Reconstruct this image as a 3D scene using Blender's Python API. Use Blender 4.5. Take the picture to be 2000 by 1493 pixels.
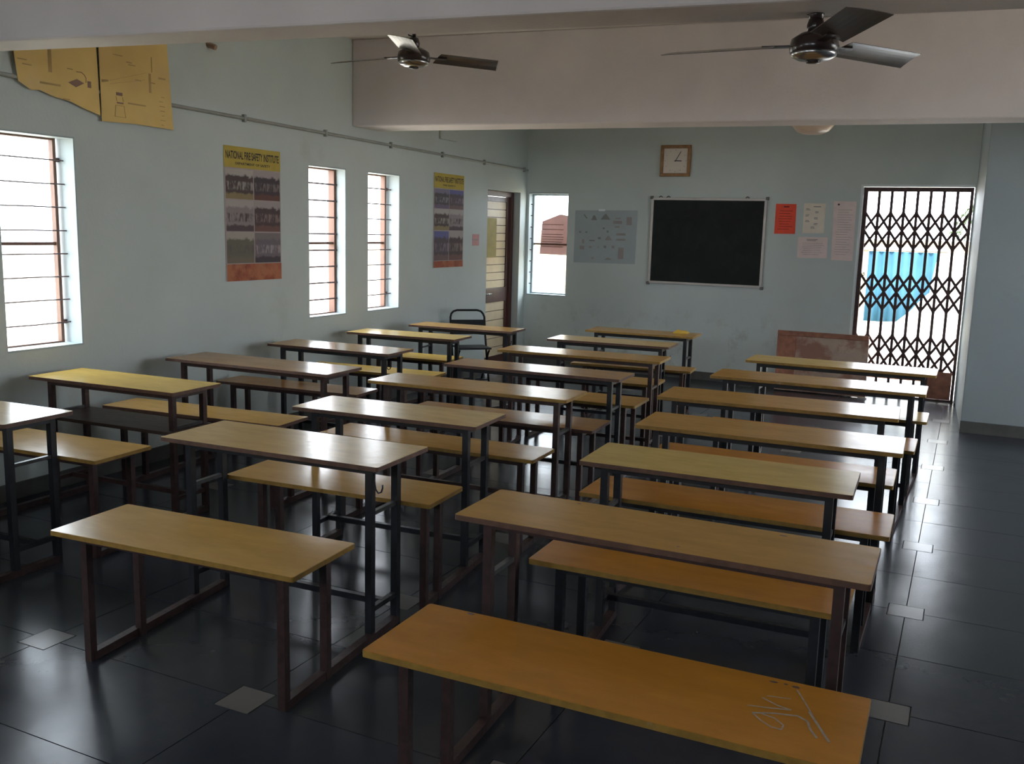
import bpy, bmesh, math, random
from mathutils import Vector, Matrix

for o in list(bpy.data.objects):
    bpy.data.objects.remove(o, do_unlink=True)
scene = bpy.context.scene
COL = scene.collection
rnd = random.Random(7)

# ------------------------------------------------------------------ camera
CAM_H, YAW, PITCH, ROLL, FPX = 1.66318, 0.44819, -0.16061, 0.02648, 1839.54
fwd = Vector((-math.sin(YAW) * math.cos(PITCH), math.cos(YAW) * math.cos(PITCH), math.sin(PITCH)))
rgt0 = Vector((math.cos(YAW), math.sin(YAW), 0.0))
up0 = rgt0.cross(fwd)
rgt = rgt0 * math.cos(ROLL) + up0 * math.sin(ROLL)
upv = up0 * math.cos(ROLL) - rgt0 * math.sin(ROLL)
cam_data = bpy.data.cameras.new('camera')
cam_data.sensor_fit = 'HORIZONTAL'
cam_data.sensor_width = 36.0
cam_data.lens = FPX * 36.0 / 2000.0
cam_data.clip_start = 0.05
cam_data.clip_end = 300
cam = bpy.data.objects.new('camera', cam_data)
COL.objects.link(cam)
m = Matrix((rgt, upv, -fwd)).transposed().to_4x4()
m.translation = Vector((0, 0, CAM_H))
cam.matrix_world = m
scene.camera = cam

# ------------------------------------------------------------------ world, sun, exposure
world = bpy.data.worlds.new('world')
scene.world = world
world.use_nodes = True
wn = world.node_tree.nodes
bg = wn['Background']
bg.inputs['Color'].default_value = (0.87, 0.94, 1.03, 1)
bg.inputs['Strength'].default_value = 6.0

sun_data = bpy.data.lights.new('sun', 'SUN')
sun_data.energy = 4.0
sun_data.angle = math.radians(0.6)
sun_data.color = (1.0, 0.93, 0.82)
sun = bpy.data.objects.new('sun', sun_data)
COL.objects.link(sun)
sun.rotation_euler = Vector((0.35, -0.62, 0.95)).to_track_quat('Z', 'Y').to_euler()   # shines from behind the building

vs = scene.view_settings
vs.view_transform = 'Standard'
vs.look = 'None'
vs.exposure = 1.22
vs.gamma = 1.0
vs.use_curve_mapping = False
cy = scene.cycles
cy.use_denoising = True
cy.max_bounces = 10
cy.diffuse_bounces = 6
cy.glossy_bounces = 4
cy.transparent_max_bounces = 8
cy.sample_clamp_indirect = 8.0
cy.caustics_reflective = False
cy.caustics_refractive = False


def portal(name, loc, direction, sx, sy):
    d = bpy.data.lights.new(name, 'AREA')
    d.shape = 'RECTANGLE'
    d.size, d.size_y = sx, sy
    d.cycles.is_portal = True
    o = bpy.data.objects.new(name, d)
    COL.objects.link(o)
    o.location = loc
    o.rotation_euler = Vector(direction).to_track_quat('-Z', 'Y').to_euler()
    return o


# ------------------------------------------------------------------ materials
def srgb(r, g, b):
    f = lambda c: (c / 255 / 12.92) if c / 255 <= 0.04045 else ((c / 255 + 0.055) / 1.055) ** 2.4
    return (f(r), f(g), f(b), 1)


def mat(name, base, rough=0.6, metal=0.0, vary=0.12, scale=6.0, stretch=(1, 1, 1), rvary=0.0, bump=0.0, bscale=60.0,
        second=None, s_lo=0.55, s_hi=0.7, s_scale=3.0, coat=0.0, spec=0.5):
    """Principled material whose colour wanders with noise, with an optional second colour in blotches."""
    M = bpy.data.materials.new(name)
    M.use_nodes = True
    nt = M.node_tree
    N, L = nt.nodes, nt.links
    p = N['Principled BSDF']
    tc = N.new('ShaderNodeTexCoord')
    mp = N.new('ShaderNodeMapping')
    mp.inputs['Scale'].default_value = stretch
    L.new(tc.outputs['Object'], mp.inputs['Vector'])
    oi = N.new('ShaderNodeObjectInfo')
    addv = N.new('ShaderNodeVectorMath')
    addv.operation = 'ADD'
    mulr = N.new('ShaderNodeMath')
    mulr.operation = 'MULTIPLY'
    mulr.inputs[1].default_value = 37.0
    L.new(oi.outputs['Random'], mulr.inputs[0])
    L.new(mp.outputs['Vector'], addv.inputs[0])
    L.new(mulr.outputs[0], addv.inputs[1])
    nz = N.new('ShaderNodeTexNoise')
    nz.inputs['Scale'].default_value = scale
    nz.inputs['Detail'].default_value = 5
    L.new(addv.outputs[0], nz.inputs['Vector'])
    rp = N.new('ShaderNodeValToRGB')
    rp.color_ramp.elements[0].position = 0.3
    rp.color_ramp.elements[1].position = 0.7
    lo = [max(0, c * (1 - vary)) for c in base[:3]] + [1]
    hi = [min(1, c * (1 + vary)) for c in base[:3]] + [1]
    rp.color_ramp.elements[0].color = lo
    rp.color_ramp.elements[1].color = hi
    L.new(nz.outputs['Fac'], rp.inputs['Fac'])
    col = rp.outputs['Color']
    if second is not None:
        n2 = N.new('ShaderNodeTexNoise')
        n2.inputs['Scale'].default_value = s_scale
        n2.inputs['Detail'].default_value = 6
        n2.inputs['Roughness'].default_value = 0.65
        L.new(addv.outputs[0], n2.inputs['Vector'])
        r2 = N.new('ShaderNodeValToRGB')
        r2.color_ramp.elements[0].position = s_lo
        r2.color_ramp.elements[1].position = s_hi
        L.new(n2.outputs['Fac'], r2.inputs['Fac'])
        mx = N.new('ShaderNodeMix')
        mx.data_type = 'RGBA'
        L.new(r2.outputs['Color'], mx.inputs['Factor'])
        L.new(col, mx.inputs['A'])
        mx.inputs['B'].default_value = (*second[:3], 1)
        col = mx.outputs['Result']
    L.new(col, p.inputs['Base Color'])
    p.inputs['Metallic'].default_value = metal
    p.inputs['Specular IOR Level'].default_value = spec
    p.inputs['Coat Weight'].default_value = coat
    p.inputs['Coat Roughness'].default_value = 0.15
    if rvary:
        n3 = N.new('ShaderNodeTexNoise')
        n3.inputs['Scale'].default_value = scale * 1.7
        n3.inputs['Detail'].default_value = 4
        L.new(addv.outputs[0], n3.inputs['Vector'])
        mr = N.new('ShaderNodeMapRange')
        mr.inputs['From Min'].default_value = 0.3
        mr.inputs['From Max'].default_value = 0.7
        mr.inputs['To Min'].default_value = max(0.02, rough - rvary)
        mr.inputs['To Max'].default_value = rough + rvary
        L.new(n3.outputs['Fac'], mr.inputs['Value'])
        L.new(mr.outputs['Result'], p.inputs['Roughness'])
    else:
        p.inputs['Roughness'].default_value = rough
    if bump:
        nb = N.new('ShaderNodeTexNoise')
        nb.inputs['Scale'].default_value = bscale
        nb.inputs['Detail'].default_value = 3
        L.new(tc.outputs['Object'], nb.inputs['Vector'])
        b = N.new('ShaderNodeBump')
        b.inputs['Strength'].default_value = bump
        b.inputs['Distance'].default_value = 0.01
        L.new(nb.outputs['Fac'], b.inputs['Height'])
        L.new(b.outputs['Normal'], p.inputs['Normal'])
    return M


def paper_mat(name, base, trans=0.0):
    M = mat(name, base, rough=0.85, vary=0.06, scale=9, spec=0.2)
    if trans:
        nt = M.node_tree
        p = nt.nodes['Principled BSDF']
        t = nt.nodes.new('ShaderNodeBsdfTranslucent')
        t.inputs['Color'].default_value = (*[c * 0.9 for c in base[:3]], 1)
        mx = nt.nodes.new('ShaderNodeMixShader')
        mx.inputs['Fac'].default_value = trans
        nt.links.new(p.outputs[0], mx.inputs[1])
        nt.links.new(t.outputs[0], mx.inputs[2])
        nt.links.new(mx.outputs[0], nt.nodes['Material Output'].inputs['Surface'])
    return M


def photo_mat(name, sky, trees, ground, figure, freq=9.0):
    """A printed photograph: pale sky, a dark tree band, a standing row of figures, ground."""
    M = bpy.data.materials.new(name)
    M.use_nodes = True
    nt = M.node_tree
    N, L = nt.nodes, nt.links
    p = N['Principled BSDF']
    p.inputs['Roughness'].default_value = 0.7
    tc = N.new('ShaderNodeTexCoord')
    sp = N.new('ShaderNodeSeparateXYZ')
    L.new(tc.outputs['Generated'], sp.inputs[0])
    nz = N.new('ShaderNodeTexNoise')
    nz.inputs['Scale'].default_value = 5.0
    nz.inputs['Detail'].default_value = 4
    L.new(tc.outputs['Generated'], nz.inputs['Vector'])
    ad = N.new('ShaderNodeMath')
    ad.operation = 'MULTIPLY_ADD'
    L.new(nz.outputs['Fac'], ad.inputs[0])
    ad.inputs[1].default_value = 0.35
    L.new(sp.outputs['Z'], ad.inputs[2])
    rp = N.new('ShaderNodeValToRGB')
    cr = rp.color_ramp
    cr.elements[0].position = 0.0
    cr.elements[0].color = (*ground, 1)
    cr.elements[1].position = 0.33
    cr.elements[1].color = (*ground, 1)
    e = cr.elements.new(0.42); e.color = (*trees, 1)
    e = cr.elements.new(0.92); e.color = (*trees, 1)
    e = cr.elements.new(1.04 if False else 0.99); e.color = (*sky, 1)
    L.new(ad.outputs[0], rp.inputs['Fac'])
    mp = N.new('ShaderNodeMapping')
    mp.inputs['Scale'].default_value = (1.0, freq * 1.5, 3.2)
    L.new(tc.outputs['Generated'], mp.inputs['Vector'])
    wv = N.new('ShaderNodeTexNoise')
    wv.inputs['Scale'].default_value = 1.0
    wv.inputs['Detail'].default_value = 2.5
    L.new(mp.outputs['Vector'], wv.inputs['Vector'])
    band = N.new('ShaderNodeValToRGB')
    b = band.color_ramp
    b.elements[0].position = 0.28; b.elements[0].color = (0, 0, 0, 1)
    b.elements[1].position = 0.34; b.elements[1].color = (1, 1, 1, 1)
    e = b.elements.new(0.56); e.color = (1, 1, 1, 1)
    e = b.elements.new(0.62); e.color = (0, 0, 0, 1)
    L.new(sp.outputs['Z'], band.inputs['Fac'])
    th = N.new('ShaderNodeMapRange')
    th.inputs['From Min'].default_value = 0.46
    th.inputs['From Max'].default_value = 0.60
    L.new(wv.outputs['Fac'], th.inputs['Value'])
    mu = N.new('ShaderNodeMath')
    mu.operation = 'MULTIPLY'
    L.new(th.outputs[0], mu.inputs[0])
    L.new(band.outputs['Color'], mu.inputs[1])
    mx = N.new('ShaderNodeMix')
    mx.data_type = 'RGBA'
    L.new(mu.outputs[0], mx.inputs['Factor'])
    L.new(rp.outputs['Color'], mx.inputs['A'])
    mx.inputs['B'].default_value = (*figure, 1)
    L.new(mx.outputs['Result'], p.inputs['Base Color'])
    return M


def pane_mat(name):
    M = bpy.data.materials.new(name)
    M.use_nodes = True
    nt = M.node_tree
    nt.nodes.remove(nt.nodes['Principled BSDF'])
    t = nt.nodes.new('ShaderNodeBsdfTransparent')
    t.inputs['Color'].default_value = (0.95, 0.97, 0.97, 1)
    g = nt.nodes.new('ShaderNodeBsdfGlossy')
    g.inputs['Roughness'].default_value = 0.02
    mx = nt.nodes.new('ShaderNodeMixShader')
    mx.inputs[0].default_value = 0.05
    nt.links.new(t.outputs[0], mx.inputs[1])
    nt.links.new(g.outputs[0], mx.inputs[2])
    nt.links.new(mx.outputs[0], nt.nodes['Material Output'].inputs['Surface'])
    return M


MT = {}
MT['wall'] = mat('wall_paint', (0.50, 0.555, 0.54), rough=0.62, vary=0.05, scale=1.4, bump=0.12, bscale=45,
                 second=(0.43, 0.475, 0.44), s_lo=0.62, s_hi=0.8, s_scale=1.6)
def dirty(M, z_top, colour):
    """Scuffs and hand-dirt on the paint, thinning out above z_top."""
    nt = M.node_tree
    N, L = nt.nodes, nt.links
    p = N['Principled BSDF']
    src = p.inputs['Base Color'].links[0].from_socket
    tc = N.new('ShaderNodeTexCoord')
    sp = N.new('ShaderNodeSeparateXYZ')
    L.new(tc.outputs['Object'], sp.inputs[0])
    mr = N.new('ShaderNodeMapRange')
    mr.inputs['From Min'].default_value = z_top
    mr.inputs['From Max'].default_value = z_top * 0.5
    L.new(sp.outputs['Z'], mr.inputs['Value'])
    nz = N.new('ShaderNodeTexNoise')
    nz.inputs['Scale'].default_value = 4.0
    nz.inputs['Detail'].default_value = 6
    nz.inputs['Roughness'].default_value = 0.7
    L.new(tc.outputs['Object'], nz.inputs['Vector'])
    r = N.new('ShaderNodeMapRange')
    r.inputs['From Min'].default_value = 0.52
    r.inputs['From Max'].default_value = 0.78
    L.new(nz.outputs['Fac'], r.inputs['Value'])
    mu = N.new('ShaderNodeMath')
    mu.operation = 'MULTIPLY'
    L.new(mr.outputs[0], mu.inputs[0])
    L.new(r.outputs[0], mu.inputs[1])
    mx = N.new('ShaderNodeMix')
    mx.data_type = 'RGBA'
    L.new(mu.outputs[0], mx.inputs['Factor'])
    L.new(src, mx.inputs['A'])
    mx.inputs['B'].default_value = (*colour, 1)
    L.new(mx.outputs['Result'], p.inputs['Base Color'])
    return M


MT['wall_dirty'] = dirty(mat('wall_paint_scuffed', (0.60, 0.655, 0.635), rough=0.62, vary=0.05, scale=1.4, bump=0.12, bscale=45,
                             second=(0.53, 0.575, 0.54), s_lo=0.62, s_hi=0.8, s_scale=1.6), 0.85, (0.34, 0.34, 0.29))
MT['wall_blue'] = mat('wall_paint_blue', (0.275, 0.32, 0.335), rough=0.6, vary=0.05, scale=1.2, bump=0.1,
                      second=(0.23, 0.265, 0.275), s_lo=0.64, s_hi=0.8, s_scale=2.0)
MT['beam'] = mat('limewash', (0.69, 0.64, 0.64), rough=0.75, vary=0.06, scale=2.2, bump=0.15, bscale=40)
MT['ceiling'] = mat('ceiling_limewash', (0.78, 0.74, 0.72), rough=0.8, vary=0.05, scale=1.5, bump=0.1)
MT['white'] = mat('white_reveal', (0.80, 0.84, 0.85), rough=0.6, vary=0.04)
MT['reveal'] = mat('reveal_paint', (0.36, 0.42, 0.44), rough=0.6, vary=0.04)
MT['skirting'] = mat('skirting_stone', (0.085, 0.085, 0.08), rough=0.5, vary=0.2, scale=9)
MT['slab'] = mat('polished_stone', (0.031, 0.036, 0.050), rough=0.225, vary=0.06, scale=2.6, rvary=0.03, spec=0.32,
                 second=(0.041, 0.043, 0.050), s_lo=0.4, s_hi=0.9, s_scale=9, bump=0.05, bscale=9)
MT['slab2'] = mat('polished_stone_green', (0.031, 0.036, 0.044), rough=0.225, vary=0.06, scale=3.0, rvary=0.03, spec=0.32,
                  second=(0.039, 0.042, 0.045), s_lo=0.4, s_hi=0.9, s_scale=8, bump=0.05, bscale=9)
MT['joint'] = mat('floor_joint', (0.05, 0.05, 0.05), rough=0.8)
MT['inset'] = mat('pale_inset_stone', (0.15, 0.14, 0.135), rough=0.23, vary=0.04, scale=6)


def board(name, c, r=0.225):
    return mat(name, c, rough=r, vary=0.06, scale=9, stretch=(0.8, 2.6, 1), rvary=0.035,
               second=[x * 0.74 for x in c], s_lo=0.42, s_hi=0.95, s_scale=3.5, bump=0.05, bscale=16, spec=0.25)


BD = {
    'orange': board('laminate_orange', (0.50, 0.215, 0.030)),
    'tan': board('laminate_tan', (0.50, 0.275, 0.065)),
    'pale': board('laminate_pale', (0.66, 0.46, 0.195)),
    'olive': board('laminate_olive', (0.62, 0.43, 0.125)),
    'brown': board('laminate_brown', (0.42, 0.225, 0.075)),
    'yellow': board('laminate_yellow', (0.64, 0.42, 0.080)),
    'sand': board('laminate_sand', (0.59, 0.355, 0.105)),
    'dark': board('shelf_dark', (0.085, 0.058, 0.048), 0.4),
}
MT['edge_brown'] = mat('edge_brown', (0.11, 0.055, 0.036), rough=0.55, vary=0.25, scale=30)
MT['edge_yellow'] = mat('edge_yellow', (0.29, 0.165, 0.03), rough=0.5, vary=0.2, scale=30,
                        second=(0.36, 0.28, 0.18), s_lo=0.64, s_hi=0.74, s_scale=9)
MT['steel_black'] = mat('steel_black_paint', (0.012, 0.013, 0.017), rough=0.38, vary=0.3, scale=30, rvary=0.08)
MT['steel_brown'] = mat('steel_brown_paint', (0.045, 0.021, 0.019), rough=0.45, vary=0.3, scale=30, rvary=0.08,
                        second=(0.02, 0.012, 0.012), s_lo=0.55, s_hi=0.7, s_scale=25)
MT['chair_black'] = mat('chair_black_paint', (0.008, 0.008, 0.010), rough=0.6, vary=0.2, scale=30, spec=0.3)
MT['rail_worn'] = mat('steel_worn', (0.055, 0.052, 0.052), rough=0.4, vary=0.3, scale=30)
MT['wood_frame'] = mat('window_wood', (0.15, 0.070, 0.042), rough=0.55, vary=0.2, scale=20, stretch=(1, 1, 0.2))
MT['bar'] = mat('grill_bar', (0.10, 0.055, 0.055), rough=0.5, vary=0.2)
MT['door_wood'] = mat('door_wood', (0.085, 0.033, 0.026), rough=0.45, vary=0.2, scale=15, stretch=(1, 1, 0.2))
MT['door_cream'] = mat('door_cream', (0.72, 0.58, 0.38), rough=0.5, vary=0.08, scale=5)
MT['gate'] = mat('gate_rust', (0.070, 0.032, 0.030), rough=0.6, vary=0.35, scale=25)
MT['rustwood'] = mat('rust_board', (0.52, 0.39, 0.31), rough=0.6, vary=0.12, scale=5,
                     second=(0.36, 0.18, 0.125), s_lo=0.48, s_hi=0.62, s_scale=3.2, bump=0.1)
MT['rustred'] = mat('rust_red', (0.34, 0.14, 0.085), rough=0.6, vary=0.3, scale=14)
MT['alu'] = mat('aluminium', (0.50, 0.46, 0.43), rough=0.4, metal=0.4, vary=0.08)
MT['plastic_dark'] = mat('corner_cap', (0.16, 0.14, 0.135), rough=0.5)
MT['chalkboard'] = mat('chalkboard', (0.011, 0.014, 0.013), rough=0.6, vary=0.25, scale=4, second=(0.02, 0.024, 0.022),
                       s_lo=0.5, s_hi=0.8, s_scale=6, spec=0.25)
MT['clock_wood'] = mat('clock_wood', (0.34, 0.17, 0.065), rough=0.45, vary=0.2, scale=25)
MT['clock_face'] = mat('clock_face', (0.80, 0.71, 0.62), rough=0.5, vary=0.03)
MT['ink'] = mat('ink', (0.03, 0.028, 0.03), rough=0.7)
MT['ink_soft'] = mat('ink_soft', (0.36, 0.32, 0.31), rough=0.8)
MT['ink_brown'] = mat('ink_brown', (0.42, 0.28, 0.11), rough=0.8, vary=0.2)
MT['ink_purple'] = mat('ink_purple', (0.25, 0.15, 0.11), rough=0.8, vary=0.2)
MT['ink_red'] = mat('ink_red', (0.22, 0.02, 0.015), rough=0.8)
MT['paper_red'] = paper_mat('paper_red', (0.95, 0.125, 0.075))
MT['paper_cream'] = paper_mat('paper_cream', (0.88, 0.79, 0.68))
MT['paper_pink'] = paper_mat('paper_pink', (0.88, 0.72, 0.69))
MT['paper_pinkred'] = paper_mat('paper_pinkred', (0.60, 0.34, 0.33))
MT['paper_yellow'] = mat('chart_yellow', (0.70, 0.49, 0.17), rough=0.7, vary=0.1, scale=3,
                         second=(0.63, 0.46, 0.22), s_lo=0.5, s_hi=0.75, s_scale=2.5)
MT['paper_backlit'] = paper_mat('paper_backlit', (0.56, 0.41, 0.385), trans=0.36)
MT['header_yellow'] = paper_mat('poster_header', (0.47, 0.36, 0.085))
MT['poster_back'] = paper_mat('poster_back', (0.40, 0.34, 0.33))
MT['poster_fire'] = mat('poster_fire', (0.30, 0.075, 0.04), rough=0.7, vary=0.4, scale=9,
                        second=(0.42, 0.15, 0.07), s_lo=0.45, s_hi=0.6, s_scale=7)
MT['plastic_sheet'] = mat('clear_sheet', (0.40, 0.46, 0.47), rough=0.35, vary=0.05, scale=3)
MT['fan_dark'] = mat('fan_brown', (0.030, 0.018, 0.017), rough=0.24, vary=0.2)
MT['fan_metal'] = mat('fan_silver', (0.5, 0.5, 0.5), rough=0.22, metal=0.9, vary=0.05)
MT['fan_blade'] = mat('fan_blade', (0.070, 0.052, 0.045), rough=0.22, vary=0.15)
MT['conduit'] = mat('conduit', (0.30, 0.31, 0.285), rough=0.5)
MT['pvc'] = mat('pvc_stub', (0.33, 0.22, 0.16), rough=0.6)
MT['lamp'] = mat('lamp_bowl', (0.68, 0.52, 0.40), rough=0.3, vary=0.08)
MT['cloth_yellow'] = mat('duster_cloth', (0.62, 0.40, 0.06), rough=0.9, vary=0.1, scale=30)
MT['chalk'] = mat('chalk', (0.36, 0.29, 0.22), rough=0.95, vary=0.2, scale=60)
MT['chrome'] = mat('chrome', (0.6, 0.6, 0.6), rough=0.2, metal=1.0, vary=0.02)
MT['ground'] = mat('sunlit_ground', (0.62, 0.55, 0.44), rough=0.9, vary=0.1, scale=2)
MT['out_wall'] = mat('yard_wall', (0.50, 0.40, 0.24), rough=0.9, vary=0.06, scale=2)
MT['out_white'] = mat('white_sheet', (0.80, 0.80, 0.77), rough=0.9, vary=0.04)
MT['curtain'] = mat('blue_curtain', (0.018, 0.085, 0.135), rough=0.8, vary=0.12, scale=5)
MT['curtain_rail'] = mat('curtain_rail', (0.14, 0.12, 0.09), rough=0.6)
MT['leaf'] = mat('palm_leaf', (0.025, 0.055, 0.009), rough=0.6, vary=0.25, scale=8)
MT['trunk'] = mat('palm_trunk', (0.22, 0.16, 0.11), rough=0.9, vary=0.2, scale=12)
MT['brick_red'] = mat('kerb_brick', (0.13, 0.05, 0.022), rough=0.85, vary=0.2, scale=9)
MT['glass'] = pane_mat('window_glass')
PH = [
    photo_mat('print_a', (0.42, 0.38, 0.36), (0.075, 0.055, 0.055), (0.26, 0.20, 0.10), (0.32, 0.28, 0.26), 9),
    photo_mat('print_b', (0.36, 0.31, 0.31), (0.06, 0.045, 0.055), (0.13, 0.06, 0.05), (0.20, 0.16, 0.16), 11),
    photo_mat('print_c', (0.40, 0.35, 0.34), (0.26, 0.22, 0.22), (0.09, 0.06, 0.07), (0.08, 0.05, 0.06), 8),
    photo_mat('print_d', (0.36, 0.31, 0.30), (0.075, 0.05, 0.055), (0.16, 0.08, 0.07), (0.24, 0.17, 0.16), 10),
    photo_mat('print_e', (0.38, 0.34, 0.30), (0.14, 0.13, 0.10), (0.17, 0.14, 0.11), (0.12, 0.10, 0.09), 6),
    photo_mat('print_f', (0.20, 0.17, 0.17), (0.16, 0.13, 0.15), (0.06, 0.045, 0.055), (0.34, 0.30, 0.30), 9),
    photo_mat('print_g', (0.20, 0.18, 0.28), (0.075, 0.07, 0.075), (0.15, 0.11, 0.18), (0.25, 0.22, 0.24), 7),
    photo_mat('print_h', (0.12, 0.12, 0.30), (0.09, 0.07, 0.08), (0.16, 0.10, 0.10), (0.22, 0.15, 0.22), 6),
]


# ------------------------------------------------------------------ mesh builder
class MB:
    def __init__(self):
        self.v, self.f = [], []

    def face_block(self, verts, faces):
        n = len(self.v)
        self.v += [tuple(x) for x in verts]
        self.f += [tuple(i + n for i in f) for f in faces]
        return self

    def box(self, x0, x1, y0, y1, z0, z1):
        return self.face_block(
            [(x0, y0, z0), (x1, y0, z0), (x1, y1, z0), (x0, y1, z0), (x0, y0, z1), (x1, y0, z1), (x1, y1, z1), (x0, y1, z1)],
            [(0, 3, 2, 1), (4, 5, 6, 7), (0, 1, 5, 4), (1, 2, 6, 5), (2, 3, 7, 6), (3, 0, 4, 7)])

    def obox(self, c, sx, sy, sz, rz=0.0):
        """Box centred at c, turned about z."""
        co, si = math.cos(rz), math.sin(rz)
        vs_ = []
        for dz in (-sz / 2, sz / 2):
            for dx, dy in ((-1, -1), (1, -1), (1, 1), (-1, 1)):
                a, b = dx * sx / 2, dy * sy / 2
                vs_.append((c[0] + a * co - b * si, c[1] + a * si + b * co, c[2] + dz))
        return self.face_block(vs_, [(0, 3, 2, 1), (4, 5, 6, 7), (0, 1, 5, 4), (1, 2, 6, 5), (2, 3, 7, 6), (3, 0, 4, 7)])

    def beam(self, p, q, w, h):
        """Rectangular bar from p to q, w wide (sideways), h deep."""
        p, q = Vector(p), Vector(q)
        d = (q - p).normalized()
        ref = Vector((0, 0, 1)) if abs(d.z) < 0.9 else Vector((1, 0, 0))
        s = d.cross(ref).normalized()
        u = s.cross(d).normalized()
        vs_ = []
        for e in (p, q):
            for a, b in ((-1, -1), (1, -1), (1, 1), (-1, 1)):
                vs_.append(e + s * a * w / 2 + u * b * h / 2)
        return self.face_block(vs_, [(0, 1, 2, 3), (7, 6, 5, 4), (0, 4, 5, 1), (1, 5, 6, 2), (2, 6, 7, 3), (3, 7, 4, 0)])

    def prism(self, poly, z0, z1):
        n = len(poly)
        vs_ = [(x, y, z0) for x, y in poly] + [(x, y, z1) for x, y in poly]
        fs = [tuple(reversed(range(n))), tuple(range(n, 2 * n))]
        for i in range(n):
            j = (i + 1) % n
            fs.append((i, j, n + j, n + i))
        return self.face_block(vs_, fs)

    def slab(self, poly3, nrm, t):
        """Planar polygon (3-D points) given thickness t along nrm."""
        n = len(poly3)
        nv = Vector(nrm).normalized() * t
        a = [Vector(p) for p in poly3]
        vs_ = a + [p + nv for p in a]
        fs = [tuple(reversed(range(n))), tuple(range(n, 2 * n))]
        for i in range(n):
            j = (i + 1) % n
            fs.append((i, j, n + j, n + i))
        return self.face_block(vs_, fs)

    def tube(self, pts, r, seg=8, cap=True):
        pts = [Vector(p) for p in pts]
        rings = []
        prev = None
        for i, p in enumerate(pts):
            d = (pts[min(i + 1, len(pts) - 1)] - pts[max(i - 1, 0)]).normalized()
            if prev is None:
                ref = Vector((0, 0, 1)) if abs(d.z) < 0.9 else Vector((1, 0, 0))
                s = d.cross(ref).normalized()
            else:
                s = (prev - d * prev.dot(d)).normalized()
            prev = s
            u = d.cross(s)
            rr = r[i] if isinstance(r, (list, tuple)) else r
            rings.append([p + (s * math.cos(2 * math.pi * k / seg) + u * math.sin(2 * math.pi * k / seg)) * rr for k in range(seg)])
        vs_ = [v for ring in rings for v in ring]
        fs = []
        for i in range(len(rings) - 1):
            for k in range(seg):
                a = i * seg + k
                b = i * seg + (k + 1) % seg
                fs.append((a, b, b + seg, a + seg))
        if cap:
            fs.append(tuple(reversed(range(seg))))
            fs.append(tuple(range((len(rings) - 1) * seg, len(rings) * seg)))
        return self.face_block(vs_, fs)

    def lathe(self, c, prof, seg=28):
        vs_, fs = [], []
        for r, z in prof:
            for k in range(seg):
                a = 2 * math.pi * k / seg
                vs_.append((c[0] + r * math.cos(a), c[1] + r * math.sin(a), c[2] + z))
        for i in range(len(prof) - 1):
            for k in range(seg):
                a = i * seg + k
                b = i * seg + (k + 1) % seg
                fs.append((a, b, b + seg, a + seg))
        fs.append(tuple(reversed(range(seg))))
        fs.append(tuple(range((len(prof) - 1) * seg, len(prof) * seg)))
        return self.face_block(vs_, fs)

    def build(self, name, material, parent=None, smooth=False, bevel=0.0, origin=None):
        me = bpy.data.meshes.new(name)
        base = Vector((0, 0, 0))
        q = parent
        while q is not None:
            base += q.location
            q = q.parent
        org = Vector(origin) if origin is not None else base
        me.from_pydata([tuple(Vector(v) - org) for v in self.v], [], self.f)
        me.update()
        bm = bmesh.new()
        bm.from_mesh(me)
        bmesh.ops.recalc_face_normals(bm, faces=bm.faces)
        bm.to_mesh(me)
        bm.free()
        if smooth:
            for p in me.polygons:
                p.use_smooth = True
        me.materials.append(material)
        o = bpy.data.objects.new(name, me)
        COL.objects.link(o)
        o.location = org - base
        o.parent = parent
        if bevel:
            b = o.modifiers.new('bevel', 'BEVEL')
            b.width = bevel
            b.segments = 2
            b.limit_method = 'ANGLE'
        return o


def tag(o, label, cat, group=None):
    o['label'] = label
    o['category'] = cat
    if group:
        o['group'] = group
    return o


def thing(name, loc, label, cat, group=None):
    o = bpy.data.objects.new(name, None)
    o.empty_display_size = 0.1
    COL.objects.link(o)
    o.location = loc
    return tag(o, label, cat, group)


def struct(o):
    o['kind'] = 'structure'
    return o


def sempty(name, loc=(0, 0, 0)):
    o = bpy.data.objects.new(name, None)
    COL.objects.link(o)
    o.location = loc
    return struct(o)


# ------------------------------------------------------------------ room dimensions (metres)
XL, YB, XR, YN, ZC = -5.0, 10.68, 4.4, -2.4, 3.25
TW = 0.2


def wall_mesh(u0, u1, z0, z1, holes, place):
    """Wall as a cell grid with holes; place(u, t, z) -> xyz with t 0 (inner) .. TW (outer)."""
    us = sorted({u0, u1, *[h[0] for h in holes], *[h[1] for h in holes]})
    zs = sorted({z0, z1, *[h[2] for h in holes], *[h[3] for h in holes]})
    nu, nz = len(us) - 1, len(zs) - 1
    solid = {}
    for i in range(nu):
        for k in range(nz):
            cu, cz = (us[i] + us[i + 1]) / 2, (zs[k] + zs[k + 1]) / 2
            solid[i, k] = not any(h[0] < cu < h[1] and h[2] < cz < h[3] for h in holes)
    mb = MB()

    def quad(a):
        mb.face_block([place(*p) for p in a], [(0, 1, 2, 3)])
    for i in range(nu):
        for k in range(nz):
            if not solid[i, k]:
                continue
            a, b, c, d = us[i], us[i + 1], zs[k], zs[k + 1]
            quad([(a, 0, c), (b, 0, c), (b, 0, d), (a, 0, d)])
            quad([(a, TW, c), (a, TW, d), (b, TW, d), (b, TW, c)])
            if not solid.get((i - 1, k)):
                quad([(a, 0, c), (a, 0, d), (a, TW, d), (a, TW, c)])
            if not solid.get((i + 1, k)):
                quad([(b, 0, c), (b, TW, c), (b, TW, d), (b, 0, d)])
            if not solid.get((i, k - 1)):
                quad([(a, 0, c), (a, TW, c), (b, TW, c), (b, 0, c)])
            if not solid.get((i, k + 1)):
                quad([(a, 0, d), (b, 0, d), (b, TW, d), (a, TW, d)])
    return mb


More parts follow.
